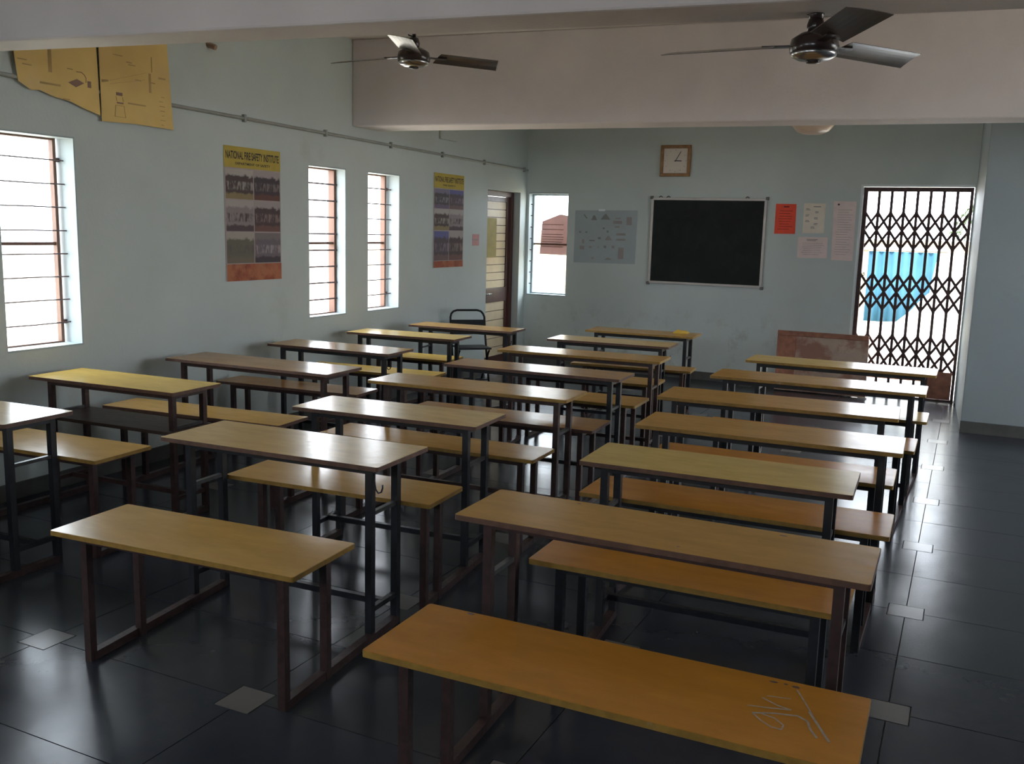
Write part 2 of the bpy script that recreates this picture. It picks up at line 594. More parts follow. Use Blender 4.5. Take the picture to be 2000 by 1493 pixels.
W1 = (3.62, 4.143, 0.873, 2.15)
W2 = (6.418, 6.936, 0.873, 2.15)
W3 = (7.275, 7.804, 0.873, 2.15)
W5 = (0.35, 0.88, 0.873, 2.15)  # unseen window, added as a light opening nearer the camera
DOOR = (9.64, 10.50, 0.0, 2.105)
W4 = (-4.97, -4.447, 0.866, 2.115)
GATE = (-1.10, -0.045, 0.0, 2.205)
RD = (8.0, 8.9, 0.0, 2.2)       # unseen doorway, added so daylight reaches the far right and back wall
HIGH_R = [(4.9, 5.8, 1.2, 2.9), (6.1, 7.0, 1.2, 2.9)]       # unseen openings added high in the right wall to bring daylight in
HIGH_N = [(-4.2, -3.0, 2.1, 2.9), (-1.2, 0.0, 2.1, 2.9)]     # openings added behind the camera so daylight reaches the beams

left = wall_mesh(YN - TW, YB + TW, 0, ZC, [W1, W2, W3, W5, DOOR], lambda u, t, z: (XL - t, u, z))
wl = struct(left.build('wall_left', MT['wall']))
back = wall_mesh(XL, 0.03, 0, ZC, [W4, GATE], lambda u, t, z: (u, YB + t, z))
wb = struct(back.build('wall_back', MT['wall_dirty']))
rightw = wall_mesh(YN - TW, 9.075, 0, ZC, [RD, *HIGH_R], lambda u, t, z: (XR + t, u, z))
struct(rightw.build('wall_right', MT['wall']))
near = wall_mesh(XL, XR, 0, ZC, HIGH_N, lambda u, t, z: (u, YN - t, z))
struct(near.build('wall_near', MT['wall']))
# the part of the right side that stands forward, with the blue face
struct(MB().prism([(0.036, 9.075), (XR + TW, 9.075), (XR + TW, YB + TW), (0.03, YB + TW), (-0.03, YB), (-0.026, YB - 0.02)], 0, ZC)
       .build('wall_forward', MT['wall_blue'], bevel=0.006))
struct(MB().box(XL - TW, XR + TW, YN - TW, YB + TW, ZC, ZC + 0.15).build('ceiling', MT['ceiling']))


def xbeam(name, fl, fr, bl, br):
    """Cross beam: y of the front and back faces at the left (x=-5) and right (x=4.4) ends."""
    mb = MB().prism([(XL, fl), (XR, fr), (XR, br), (XL, bl)], 2.518, ZC)
    o = struct(mb.build(name, MT['beam'], bevel=0.012))
    return o


xbeam('trim_1', 7.03, 8.03, 7.45, 8.26)        # far beam
xbeam('trim_2', 3.20, 4.32, 3.43, 4.70)        # near beam

# skirting
struct(MB().box(XL, XL + 0.012, YN, 9.64, 0, 0.10).build('baseboard_left', MT['skirting']))
struct(MB().box(XL, -1.13, YB - 0.012, YB, 0, 0.095).build('baseboard_back', MT['skirting']))
struct(MB().box(0.034, XR, 9.062, 9.075, 0, 0.103).build('baseboard_right', MT['skirting']))

# ------------------------------------------------------------------ floor: stone slabs with pale insets at the crossings
floor = struct(MB().box(XL - TW, XR + TW, YN - TW, YB + TW, -0.12, -0.004).build('floor', MT['joint']))
GX, GY, GP = -0.125, 3.42, 1.02          # an inset crossing and the pitch
INS = 0.075                              # half inset
G = 0.0022                               # half joint


def clip_rect(x0, x1, y0, y1):
    return max(x0, XL), min(x1, XR), max(y0, YN), min(y1, YB)


ix0 = math.floor((XL - GX) / GP)
ix1 = math.ceil((XR - GX) / GP)
iy0 = math.floor((YN - GY) / GP)
iy1 = math.ceil((YB - GY) / GP)
for i in range(ix0, ix1):
    for j in range(iy0, iy1):
        for half in (0, 1):
            x0, x1 = GX + i * GP + G, GX + (i + 1) * GP - G
            y0 = GY + j * GP + half * GP / 2 + G
            y1 = y0 + GP / 2 - 2 * G
            cx0, cx1, cy0, cy1 = clip_rect(x0, x1, y0, y1)
            if cx1 - cx0 < 0.02 or cy1 - cy0 < 0.02:
                continue
            full = (cx0 == x0 and cx1 == x1 and cy0 == y0 and cy1 == y1)
            n = INS
            if full:
                if half == 0:
                    poly = [(x0 + n, y0), (x1 - n, y0), (x1 - n, y0 + n), (x1, y0 + n), (x1, y1), (x0, y1), (x0, y0 + n), (x0 + n, y0 + n)]
                else:
                    poly = [(x0, y0), (x1, y0), (x1, y1 - n), (x1 - n, y1 - n), (x1 - n, y1), (x0 + n, y1), (x0 + n, y1 - n), (x0, y1 - n)]
            else:
                poly = [(cx0, cy0), (cx1, cy0), (cx1, cy1), (cx0, cy1)]
            zt = rnd.uniform(-0.0008, 0.0)
            MB().prism(poly, -0.02, zt).build('floor_slab', rnd.choice([MT['slab'], MT['slab'], MT['slab2']]), floor,
                                               origin=((cx0 + cx1) / 2, (cy0 + cy1) / 2, 0))
inset_me = None
for i in range(ix0, ix1 + 1):
    for j in range(iy0, iy1 + 1):
        x, y = GX + i * GP, GY + j * GP
        if not (XL + 0.1 < x < XR - 0.1 and YN + 0.1 < y < YB - 0.1):
            continue
        if inset_me is None:
            o = MB().box(x - INS + G, x + INS - G, y - INS + G, y + INS - G, -0.02, 0.0002).build('inset_tile', MT['inset'], floor, origin=(x, y, 0))
            inset_me = o.data
        else:
            o = bpy.data.objects.new('inset_tile', inset_me)
            COL.objects.link(o)
            o.parent = floor
            o.location = (x, y, 0)


# ------------------------------------------------------------------ windows
def window_left(idx, H, pane=False, gap=0.0, side=0.022, depth=(0.125, 0.165), bar_r=0.0045):
    y0, y1, z0, z1 = H
    root = sempty('window_%d' % idx, (XL, (y0 + y1) / 2, z0))
    xa, xb = XL - depth[1], XL - depth[0]          # frame depth range
    w = 0.022
    fr = MB()
    fr.box(xa, xb, y0, y0 + w, z0, z1).box(xa, xb, y1 - gap - side, y1 - gap, z0, z1)
    fr.box(xa, xb, y0 + w, y1 - gap - side, z0, z0 + w).box(xa, xb, y0 + w, y1 - gap - side, z1 - w, z1)
    fr.build('frame', MT['wood_frame'], root, bevel=0.003)
    MB().box(xa + 0.010, xb - 0.012, y0 + w, y1 - gap - side, 1.492, 1.512).build('transom', MT['wood_frame'], root)
    if gap:
        for zz in (z0 + 0.13, z1 - 0.15):
            MB().box(xa + 0.01, xb, y1 - gap, y1 - 0.0105, zz, zz + 0.025).build('hinge', MT['bar'], root)
    for k in range(8):
        z = z0 + (k + 1) * (z1 - z0) / 9
        MB().tube([(XL - 0.095, y0 - 0.01, z), (XL - 0.095, (y0 + y1) / 2, z + rnd.uniform(-.003, .003)), (XL - 0.095, y1 + 0.01, z)], bar_r, 6).build('bar', MT['bar'], root, smooth=True)
    # white plastered sill and lining
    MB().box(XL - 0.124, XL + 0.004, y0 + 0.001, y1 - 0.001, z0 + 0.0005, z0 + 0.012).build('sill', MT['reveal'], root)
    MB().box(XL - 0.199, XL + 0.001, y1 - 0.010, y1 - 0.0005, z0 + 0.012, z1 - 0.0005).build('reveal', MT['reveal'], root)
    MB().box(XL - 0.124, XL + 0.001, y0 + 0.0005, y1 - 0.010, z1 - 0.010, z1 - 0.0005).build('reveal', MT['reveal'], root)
    if pane:
        for za, zb in ((z0 + w, 1.492), (1.512, z1 - w)):
            MB().box(xa + 0.018, xa + 0.022, y0 + w, y1 - gap - side, za, zb).build('pane', MT['glass'], root)
    portal('portal_%d' % idx, (XL - 0.195, (y0 + y1) / 2, (z0 + z1) / 2), (1, 0, 0), z1 - z0, y1 - y0)
    return root


window_left(1, W1, pane=True, gap=0.034)
window_left(2, W2, side=0.036, depth=(0.10, 0.165), bar_r=0.0075)
window_left(3, W3, gap=0.034, side=0.024, depth=(0.13, 0.185), bar_r=0.006)
window_left(5, W5)

# window in the back wall, by the corner
x0, x1, z0, z1 = W4
root = sempty('window_4', ((x0 + x1) / 2, YB, z0))
w = 0.03
ya, yb_ = YB + 0.10, YB + 0.165
fr = MB()
fr.box(x0, x0 + w, ya, yb_, z0, z1).box(x1 - w * 0.6, x1, ya, yb_, z0, z1)
fr.box(x0 + w, x1 - w * 0.6, ya, yb_, z0, z0 + w).box(x0 + w, x1 - w * 0.6, ya, yb_, z1 - w, z1)
fr.build('frame', MT['reveal'], root, bevel=0.003)
MB().box(x0 + w, x1 - w * .6, ya + 0.01, yb_ - 0.02, 1.485, 1.505).build('transom', MT['wood_frame'], root)
for k in range(8):
    z = z0 + (k + 1) * (z1 - z0) / 9
    # the bars of this window have been cut short: stubs at the left jamb
    MB().tube([(x0 - 0.005, YB + 0.06, z), (x0 + 0.03, YB + 0.06, z)], 0.006, 6).build('bar_stub', MT['bar'], root, smooth=True)
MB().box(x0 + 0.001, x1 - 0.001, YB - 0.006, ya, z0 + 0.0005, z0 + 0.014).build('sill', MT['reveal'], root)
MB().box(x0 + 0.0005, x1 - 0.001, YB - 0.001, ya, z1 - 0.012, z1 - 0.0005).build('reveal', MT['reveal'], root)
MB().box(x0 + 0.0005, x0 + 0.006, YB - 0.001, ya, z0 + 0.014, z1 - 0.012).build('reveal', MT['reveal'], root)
for za, zb in ((z0 + w, 1.485), (1.505, z1 - w)):
    MB().box(x0 + w, x1 - w * .6, ya + 0.03, ya + 0.034, za, zb).build('pane', MT['glass'], root)
portal('portal_4', ((x0 + x1) / 2, YB + 0.195, (z0 + z1) / 2), (0, -1, 0), x1 - x0, z1 - z0)

# gate and added unseen openings (light only comes from the sky through them)
portal('portal_gate', ((GATE[0] + GATE[1]) / 2, YB + 0.19, 1.1), (0, -1, 0), GATE[1] - GATE[0], 2.2)
portal('portal_added_door', (XR + 0.19, 8.45, 1.1), (-1, 0, 0), 2.2, 0.9)
for a, b, c, d in HIGH_R:
    portal('portal_high_right', (XR + 0.19, (a + b) / 2, (c + d) / 2), (-1, 0, 0), d - c, b - a)
for a, b, c, d in HIGH_N:
    portal('portal_high_near', ((a + b) / 2, YN - 0.19, (c + d) / 2), (0, 1, 0), b - a, d - c)

# ------------------------------------------------------------------ door in the left wall
droot = sempty('door_1', (XL, 10.07, 0))
dx0, dx1 = XL - 0.17, XL - 0.085
f = MB()
f.box(dx0, dx1, 9.64, 9.70, 0, 2.105).box(dx0, dx1, 10.435, 10.50, 0, 2.105).box(dx0, dx1, 9.70, 10.435, 2.045, 2.105)
f.build('door_frame', MT['door_wood'], droot, bevel=0.004)
lx0, lx1 = XL - 0.155, XL - 0.115
st = MB().box(lx0, lx1, 9.705, 9.775, 0.02, 2.04).box(lx0, lx1, 10.37, 10.43, 0.02, 2.04)
st.build('stile', MT['door_wood'], droot, bevel=0.003)
MB().box(lx0, lx1, 9.775, 10.37, 0.02, 0.14).build('bottom_rail', MT['door_wood'], droot)
MB().box(lx0, lx1, 9.775, 10.37, 1.985, 2.04).build('top_rail', MT['door_wood'], droot)
lock = MB().box(lx0, lx1 + 0.004, 9.775, 10.37, 0.80, 0.965).build('lock_rail', MT['door_wood'], droot, bevel=0.003)
MB().tube([(lx1 + 0.004, 9.80, 0.905), (lx1 + 0.05, 9.80, 0.905), (lx1 + 0.055, 9.90, 0.905)], 0.009, 8).build('handle', MT['chrome'], lock, smooth=True)
for za, zb, n in ((0.14, 0.80, 6), (0.965, 1.985, 11)):
    h = (zb - za) / n
    for k in range(n):
        MB().box(lx0 + 0.012, lx1 - 0.012, 9.776, 10.369, za + k * h + 0.004, za + (k + 1) * h - 0.004).build('plank', MT['door_cream'], droot)
MB().box(lx0 + 0.010, lx0 + 0.014, 9.776, 10.369, 0.14, 1.985).build('backing', MT['door_wood'], droot)
tag(MB().box(lx1 - 0.010, lx1 - 0.007, 9.78, 10.12, 1.33, 1.79).build('door_sheet', mat('door_sheet_paper', (0.40, 0.33, 0.13), rough=0.8)),
    'dull yellow sheet fixed to the upper planks of the corner door', 'paper')
struct(MB().box(XL + 0.0005, XL + 0.0012, 9.3, 9.3005, 0.0, 0.001).build('trim_3', MT['white'])) if False else None

# ------------------------------------------------------------------ collapsible gate
gx0, gx1, gz1 = GATE[0] + 0.005, GATE[1] - 0.005, 2.198
gy = YB + 0.045
groot = sempty('door_2', ((gx0 + gx1) / 2, gy, 0))
gf = MB().box(gx0, gx0 + 0.042, gy - 0.03, gy + 0.03, 0, gz1).box(gx1 - 0.030, gx1, gy - 0.03, gy + 0.03, 0, gz1)
gf.box(gx0 + 0.042, gx1 - 0.030, gy - 0.03, gy + 0.03, gz1 - 0.042, gz1)
gf.build('gate_frame', MT['gate'], groot, bevel=0.003)
MB().box(gx0 + 0.042, gx1 - 0.030, gy - 0.02, gy + 0.02, 0.0, 0.02).build('bottom_track', MT['gate'], groot)
NB = 8
gl, gr = gx0 + 0.030, gx1 - 0.022
pit = (gr - gl) / NB
for k in range(1, NB):
    x = gl + k * pit
    MB().box(x - 0.014, x + 0.014, gy - 0.008, gy + 0.008, 0.02, gz1 - 0.042).build('upright', MT['gate'], groot)
for zt, zb in ((1.94, 1.57), (1.30, 0.93), (0.66, 0.29)):
    h = (zt - zb)
    for k in range(-1, NB):
        for s in (1, -1):
            a, b = k, k + 2                       # a strip spans two pitches
            pa, pb = [a, zt if s > 0 else zb], [b, zb if s > 0 else zt]
            if a < 0:
                pa = [0, (pa[1] + pb[1]) / 2]
            if b > NB:
                pb = [NB, (pa[1] + pb[1]) / 2]
            yy = gy - 0.013 if s > 0 else gy + 0.013
            MB().beam((gl + pa[0] * pit, yy, pa[1]), (gl + pb[0] * pit, yy, pb[1]), 0.005, 0.026).build('lattice_strip', MT['gate'], groot)
    for k in range(1, NB):
        x = gl + k * pit
        for zz in (zt, (zt + zb) / 2, zb):
            MB().obox((x, gy, zz), 0.031, 0.034, 0.022).build('rivet_plate', MT['gate'], groot)
MB().box(gx1 - 0.26, gx1 - 0.032, gy - 0.024, gy - 0.019, 0.022, 0.31).build('kick_plate', MT['rustred'], groot)
MB().tube([(gx0 + 0.055, gy - 0.03, 1.30), (gx0 + 0.07, gy - 0.055, 1.31), (gx0 + 0.075, gy - 0.055, 1.285), (gx0 + 0.058, gy - 0.03, 1.275)], 0.005, 6).build('hasp', MT['gate'], groot, smooth=True)
struct(MB().box(GATE[0] - 0.022, GATE[0] - 0.001, YB - 0.012, YB - 0.0005, 0, 2.225).box(GATE[0] - 0.001, GATE[1], YB - 0.012, YB - 0.0005, 2.206, 2.225)
       .build('trim_3', MT['white']))

# ------------------------------------------------------------------ beyond the gate and windows
struct(MB().box(-60, 60, -60, 90, -0.30, -0.125).build('ground', MT['ground']))
struct(MB().box(-1.6, 0.6, YB + TW, 12.2, -0.125, -0.01).build('floor_step', MT['out_white']))
yard = MB().box(-7.0, -1.32, 14.0, 14.2, -0.125, 1.66).box(-0.30, 6.0, 14.0, 14.2, -0.125, 1.66).box(-1.32, -0.30, 14.0, 14.2, 1.56, 1.66).box(-1.32, -0.30, 14.0, 14.2, -0.125, 0.05)
struct(yard.build('wall_yard', MT['out_wall']))
cu = thing('blue_curtain', (-0.81, 13.972, 0.1), 'bright blue pleated curtain in the yard seen through the folding gate', 'curtain')
mb = MB()
n = 60
vv, ff = [], []
for i in range(n + 1):
    t = i / n
    x = -1.30 + t * 0.95
    y = 13.972 + 0.022 * math.sin(t * 2 * math.pi * 7.5) + 0.008 * math.sin(t * 41)
    vv += [(x, y, 0.12), (x, y, 1.50), (x, y + 0.006, 0.12), (x, y + 0.006, 1.50)]
for i in range(n):
    a = i * 4
    ff += [(a, a + 4, a + 5, a + 1), (a + 2, a + 3, a + 7, a + 6), (a + 1, a + 5, a + 7, a + 3), (a, a + 2, a + 6, a + 4)]
mb.face_block(vv, ff).build('curtain_cloth', MT['curtain'], cu, smooth=True)
MB().tube([(-1.38, 13.972, 1.515), (-0.30, 13.972, 1.515)], 0.014, 8).build('curtain_rail', MT['curtain_rail'], cu, smooth=True)
for x in (-1.36, -0.32):
    MB().box(x - 0.012, x + 0.012, 13.965, 14.0, 1.50, 1.53).build('bracket', MT['curtain_rail'], cu)
# a pale sheet drying across the foot and the right of the curtain
tag(MB().slab([(-1.55, 13.30, -0.125), (-0.05, 13.30, -0.125), (-0.05, 13.30, 1.50), (-0.40, 13.30, 1.50), (-0.425, 13.30, 1.33), (-0.455, 13.30, 1.12),
               (-0.46, 13.30, 1.00), (-0.56, 13.30, 0.90), (-0.68, 13.30, 0.74), (-0.83, 13.30, 0.60), (-1.02, 13.30, 0.585), (-1.55, 13.30, 0.58)], (0, 1, 0), 0.03)
    .build('white_sheet', MT['out_white']), 'sunlit white sheet standing in front of the blue curtain beyond the gate', 'sheet')
# a palm leaning in at the right
pt = thing('palm_tree', (0.45, 15.4, -0.125), 'sunlit green palm fronds at upper right beyond the folding gate', 'tree')
MB().tube([(0.45, 15.4, -0.125), (0.36, 15.4, 1.2), (0.16, 15.4, 2.2)], [0.11, 0.09, 0.07], 10).build('trunk', MT['trunk'], pt, smooth=True)
for k in range(16):
    ang = k * 2 * math.pi / 16 + rnd.uniform(-.2, .2)
    L_ = rnd.uniform(0.40, 0.66)
    spine = []
    for i in range(9):
        t = i / 8
        spine.append(Vector((0.16 + math.cos(ang) * L_ * t, 15.4 + math.sin(ang) * L_ * t, 2.18 + 0.40 * t - 0.95 * t * t)))
    fm = MB().tube(spine, 0.008, 5)
    side = Vector((-math.sin(ang), math.cos(ang), 0))
    for i in range(1, 9):
        for s in (1, -1):
            b = spine[i]
            tip = b + side * s * (0.24 - 0.015 * i) + Vector((math.cos(ang) * 0.12, math.sin(ang) * 0.12, -0.10))
            fm.face_block([b, b + Vector((math.cos(ang) * .03, math.sin(ang) * .03, 0)), tip, b + Vector((0, 0, 0.006))], [(0, 1, 2), (1, 3, 2), (3, 0, 2), (0, 3, 1)])
    fm.build('frond', MT['leaf'], pt)
tag(MB().box(-1.25, -0.42, 12.3, 12.5, -0.125, 0.13).build('brick_kerb', MT['brick_red'], bevel=0.01), 'low reddish brick kerb just outside the folding gate', 'kerb')

# ------------------------------------------------------------------ bench desks
TH = 0.019                                   # board thickness
HD, HB = 0.75, 0.5216                        # desk and bench top heights
POSE = {
    'A0b': (-4.375, 2.280, 0.045, 1.200, 0.360), 'A0d': (-4.385, 2.869, 0.0357, 1.170, 0.378),
    'A1b': (-4.280, 3.222, 0.0584, 1.200, 0.368), 'A1d': (-4.337, 3.857, 0.0408, 1.083, 0.385),
    'A2b': (-4.135, 4.267, 0.0800, 1.300, 0.300), 'A2d': (-4.171, 4.846, 0.0256, 1.311, 0.389),
    'A3b': (-4.290, 5.340, 0.0700, 1.180, 0.290), 'A3d': (-4.279, 5.854, 0.0372, 1.076, 0.371),
    'A4b': (-4.280, 6.290, 0.0750, 1.180, 0.300), 'A4d': (-4.322, 6.909, 0.0669, 1.036, 0.350),
    'A5b': (-4.440, 7.190, 0.0741, 0.820, 0.326), 'A5d': (-4.226, 7.774, 0.0571, 1.052, 0.354),
    'B0b': (-2.448, 2.498, 0.0602, 1.072, 0.381), 'B0d': (-2.520, 3.116, 0.0410, 1.079, 0.405),
    'B1b': (-2.471, 3.400, 0.0597, 1.049, 0.320), 'B1d': (-2.531, 3.951, 0.0614, 1.023, 0.366),
    'B2b': (-2.540, 4.329, 0.0250, 1.290, 0.300), 'B2d': (-2.567, 4.842, 0.0357, 1.273, 0.347),
    'B3b': (-2.533, 5.169, 0.0480, 1.270, 0.356), 'B3d': (-2.553, 5.701, 0.0304, 1.248, 0.331),
    'B4b': (-2.542, 6.076, 0.0400, 1.200, 0.363), 'B4d': (-2.599, 6.638, 0.0605, 1.273, 0.342),
    'B5b': (-2.666, 6.965, 0.0643, 1.150, 0.348), 'B5d': (-2.697, 7.593, 0.0625, 1.057, 0.359),
    'B6b': (-2.583, 7.800, 0.0900, 1.053, 0.280), 'B6d': (-2.716, 8.454, 0.0418, 1.022, 0.369),
    'C0b': (-0.762, 2.201, 0.0152, 1.275, 0.370), 'C0d': (-0.798, 2.749, 0.0116, 1.266, 0.342),
    'C1b': (-0.780, 3.080, 0.0180, 1.060, 0.360), 'C1d': (-0.837, 3.666, 0.0367, 1.044, 0.379),
    'C2b': (-0.836, 3.968, 0.0232, 1.284, 0.341), 'C2d': (-0.798, 4.484, 0.0291, 1.200, 0.377),
    'C3b': (-0.841, 4.812, 0.0240, 1.200, 0.369), 'C3d': (-0.912, 5.335, 0.0414, 1.275, 0.399),
    'C4b': (-0.790, 5.676, 0.0033, 1.200, 0.376), 'C4d': (-0.831, 6.280, 0.0083, 1.306, 0.376),
    'C5b': (-0.767, 6.629, 0.0009, 1.200, 0.371), 'C5d': (-0.801, 7.213, -0.0042, 1.303, 0.379),
}
POSE['B5d'] = (-2.697, 7.560, 0.0625, 1.057, 0.359)


def local(pose, a, b):
    cx, cy_, r, L_, W_ = pose
    return cx + a * math.cos(r) - b * math.sin(r), cy_ + a * math.sin(r) + b * math.cos(r)


def outline(pose, grow=0.0, rad=0.010, seg=4):
    cx, cy_, r, L_, W_ = pose
    hx, hy = L_ / 2 + grow, W_ / 2 + grow
    pts = []
    for sx, sy, a0 in ((1, 1, 0), (-1, 1, 90), (-1, -1, 180), (1, -1, 270)):
        for k in range(seg + 1):
            a = math.radians(a0 + 90 * k / seg)
            pts.append(local(pose, sx * (hx - rad) + rad * math.cos(a), sy * (hy - rad) + rad * math.sin(a)))
    return pts


def band(pose, zt, grow=0.0016):
    """Thin strip running round the edge of a board."""
    outp, inp = outline(pose, grow), outline(pose, -0.004)
    n_ = len(outp)
    mb_ = MB()
    v_ = [(x, y, zt - 0.0008) for x, y in outp] + [(x, y, zt - TH + 0.0006) for x, y in outp] + \
         [(x, y, zt - 0.0008) for x, y in inp] + [(x, y, zt - TH + 0.0006) for x, y in inp]
    f_ = []
    for i in range(n_):
        j = (i + 1) % n_
        f_ += [(i, j, n_ + j, n_ + i), (2 * n_ + j, 2 * n_ + i, 3 * n_ + i, 3 * n_ + j), (j, i, 2 * n_ + i, 2 * n_ + j), (n_ + i, n_ + j, 3 * n_ + j, 3 * n_ + i)]
    return mb_.face_block(v_, f_)


def bench_desk(key, label, dcol, bcol, dedge, bedge, dleg='steel_black', bleg='steel_brown', hook=None, shelf=False, bn=0.075, df=0.06):
    bp, dp = POSE[key + 'b'], POSE[key + 'd']
    loc = ((bp[0] + dp[0]) / 2, (bp[1] + dp[1]) / 2, 0)
    t = thing('bench_desk', loc, label, 'school desk', 'bench desks in three rows')
    for pose, zt, nm, c, e in ((dp, HD, 'desktop', dcol, dedge), (bp, HB, 'bench_seat', bcol, bedge)):
        o = MB().prism(outline(pose), zt - TH, zt).build(nm, BD[c], t, origin=(pose[0], pose[1], zt))
        eb = band(pose, zt).build('edge_band', MT[e], o)
    leg_w = 0.030
    feet = {}
    # legs
    for pose, zt, ins, nn, fn, mm, k in ((bp, HB, 0.095, bn, 0.05, MT[bleg], 'b'), (dp, HD, 0.085, 0.085, df, MT[dleg], 'd')):
        L_, W_, r = pose[3], pose[4], pose[2]
        for sx in (-1, 1):
            for depth, b in (('n', -W_ / 2 + nn), ('f', W_ / 2 - fn)):
                x, y = local(pose, sx * (L_ / 2 - ins), b)
                feet[k, sx, depth] = (x, y)
                MB().obox((x, y, (zt - TH) / 2), leg_w, leg_w, zt - TH, r).build('leg', mm, t)
        # rails under the board
        for depth in ('n', 'f'):
            p, q = feet[k, -1, depth], feet[k, 1, depth]
            MB().beam((p[0], p[1], zt - TH - 0.018), (q[0], q[1], zt - TH - 0.018), 0.028, 0.034).build('apron_rail', mm, t)
        for sx in (-1, 1):
            p, q = feet[k, sx, 'n'], feet[k, sx, 'f']
            MB().beam((p[0], p[1], zt - TH - 0.018), (q[0], q[1], zt - TH - 0.018), 0.028, 0.034).build('apron_rail', mm, t)
    # runners on the floor
    for sx in (-1, 1):
        a, d = feet['b', sx, 'n'], feet['d', sx, 'f']
        MB().beam((a[0], a[1], 0.0165), (d[0], d[1], 0.0165), 0.034, 0.033).build('runner', MT['steel_brown'], t)
        p, q = feet['d', sx, 'n'], feet['d', sx, 'f']
        MB().beam((p[0], p[1], 0.530), (q[0], q[1], 0.530), 0.020, 0.016).build('side_rail', MT['rail_worn'], t)
        MB().beam((p[0], p[1], 0.128), (q[0], q[1], 0.128), 0.022, 0.022).build('side_rail', MT[dleg], t)
    mid = [tuple((Vector(feet['d', s, 'n']) + Vector(feet['d', s, 'f'])) / 2) for s in (-1, 1)]
    MB().beam((*mid[0], 0.128), (*mid[1], 0.128), 0.026, 0.026).build('stretcher', MT[dleg], t)
    if shelf:
        sp = (dp[0], dp[1] + 0.005, dp[2], dp[3] - 0.10, dp[4] - 0.06)
        MB().prism(outline(sp, rad=0.012), 0.500, 0.519).build('book_shelf', BD['dark'], t)
    if hook:
        sx, dep = hook
        x, y = feet['d', sx, dep]
        x += 0.018
        pts = [(x, y, 0.70), (x + 0.004, y, 0.655), (x + 0.008, y, 0.635), (x + 0.020, y, 0.622), (x + 0.034, y, 0.628), (x + 0.040, y, 0.645), (x + 0.040, y, 0.658)]
        MB().tube(pts, 0.0035, 6).build('bag_hook', MT['steel_black'], t, smooth=True)
    return t


bench_desk('A0', 'wall-row desk cut off at the left edge of the picture, glaring below the big window', 'pale', 'tan', 'edge_brown', 'edge_brown')
bench_desk('A1', 'yellow wall-row desk below the largest window, dark shelf under its top', 'yellow', 'sand', 'edge_brown', 'edge_yellow', 'steel_brown', shelf=True)
bench_desk('A2', 'brown-topped wall-row desk below the near fire safety poster', 'brown', 'sand', 'edge_brown', 'edge_brown', 'steel_brown')
bench_desk('A3', 'tan wall-row desk below the first of the two narrow windows', 'tan', 'brown', 'edge_brown', 'edge_brown', hook=(1, 'n'))
bench_desk('A4', 'lemon-yellow wall-row desk below the second of the two narrow windows', 'olive', 'yellow', 'edge_brown', 'edge_yellow', df=0.12)
bench_desk('A5', 'orange-tan wall-row desk farthest back, in front of the black chair', 'tan', 'yellow', 'edge_brown', 'edge_yellow', hook=(1, 'n'))
bench_desk('B0', 'nearest middle-row desk, pale top and wide tan bench in front at lower left', 'pale', 'sand', 'edge_brown', 'edge_yellow', hook=(1, 'n'), df=0.12)
bench_desk('B1', 'second middle-row desk from the camera, greyish olive top with brown edge', 'pale', 'sand', 'edge_brown', 'edge_yellow', bn=0.14)
bench_desk('B2', 'third middle-row desk from the camera, yellow-edged tan top with a bright glare', 'tan', 'tan', 'edge_yellow', 'edge_yellow', 'steel_brown')
bench_desk('B3', 'fourth middle-row desk from the camera, dull brown top with a bright glare', 'brown', 'brown', 'edge_brown', 'edge_brown')
bench_desk('B4', 'fifth middle-row desk from the camera, yellow-edged tan top', 'tan', 'tan', 'edge_yellow', 'edge_yellow', 'steel_brown')
bench_desk('B5', 'sixth middle-row desk from the camera, pale top, hook on its right leg', 'pale', 'tan', 'edge_brown', 'edge_yellow', hook=(1, 'f'), df=0.16)
bench_desk('B6', 'farthest middle-row desk, tan top with a yellow cloth lying on it', 'tan', 'tan', 'edge_yellow', 'edge_yellow', bn=0.12)
c0 = bench_desk('C0', 'nearest right-row desk, its orange bench scrawled with chalk marks', 'tan', 'orange', 'edge_brown', 'edge_yellow', 'steel_brown')
bench_desk('C1', 'second right-row desk from the camera, pale olive top with chipped brown edge', 'olive', 'orange', 'edge_brown', 'edge_yellow', 'steel_black', 'steel_black', df=0.11)
bench_desk('C2', 'third right-row desk from the camera, orange-tan top, long bench before it', 'tan', 'orange', 'edge_yellow', 'edge_yellow', 'steel_black', 'steel_black', df=0.10)
bench_desk('C3', 'fourth right-row desk from the camera, orange-tan top glossy at the right end', 'tan', 'orange', 'edge_yellow', 'edge_yellow', 'steel_black', 'steel_black', df=0.11)
bench_desk('C4', 'fifth right-row desk from the camera, second from the rusty board', 'tan', 'orange', 'edge_yellow', 'edge_yellow', 'steel_black', 'steel_black')
bench_desk('C5', 'farthest right-row desk, yellow top right in front of the rusty board', 'yellow', 'yellow', 'edge_yellow', 'edge_yellow', 'steel_black', 'steel_black')

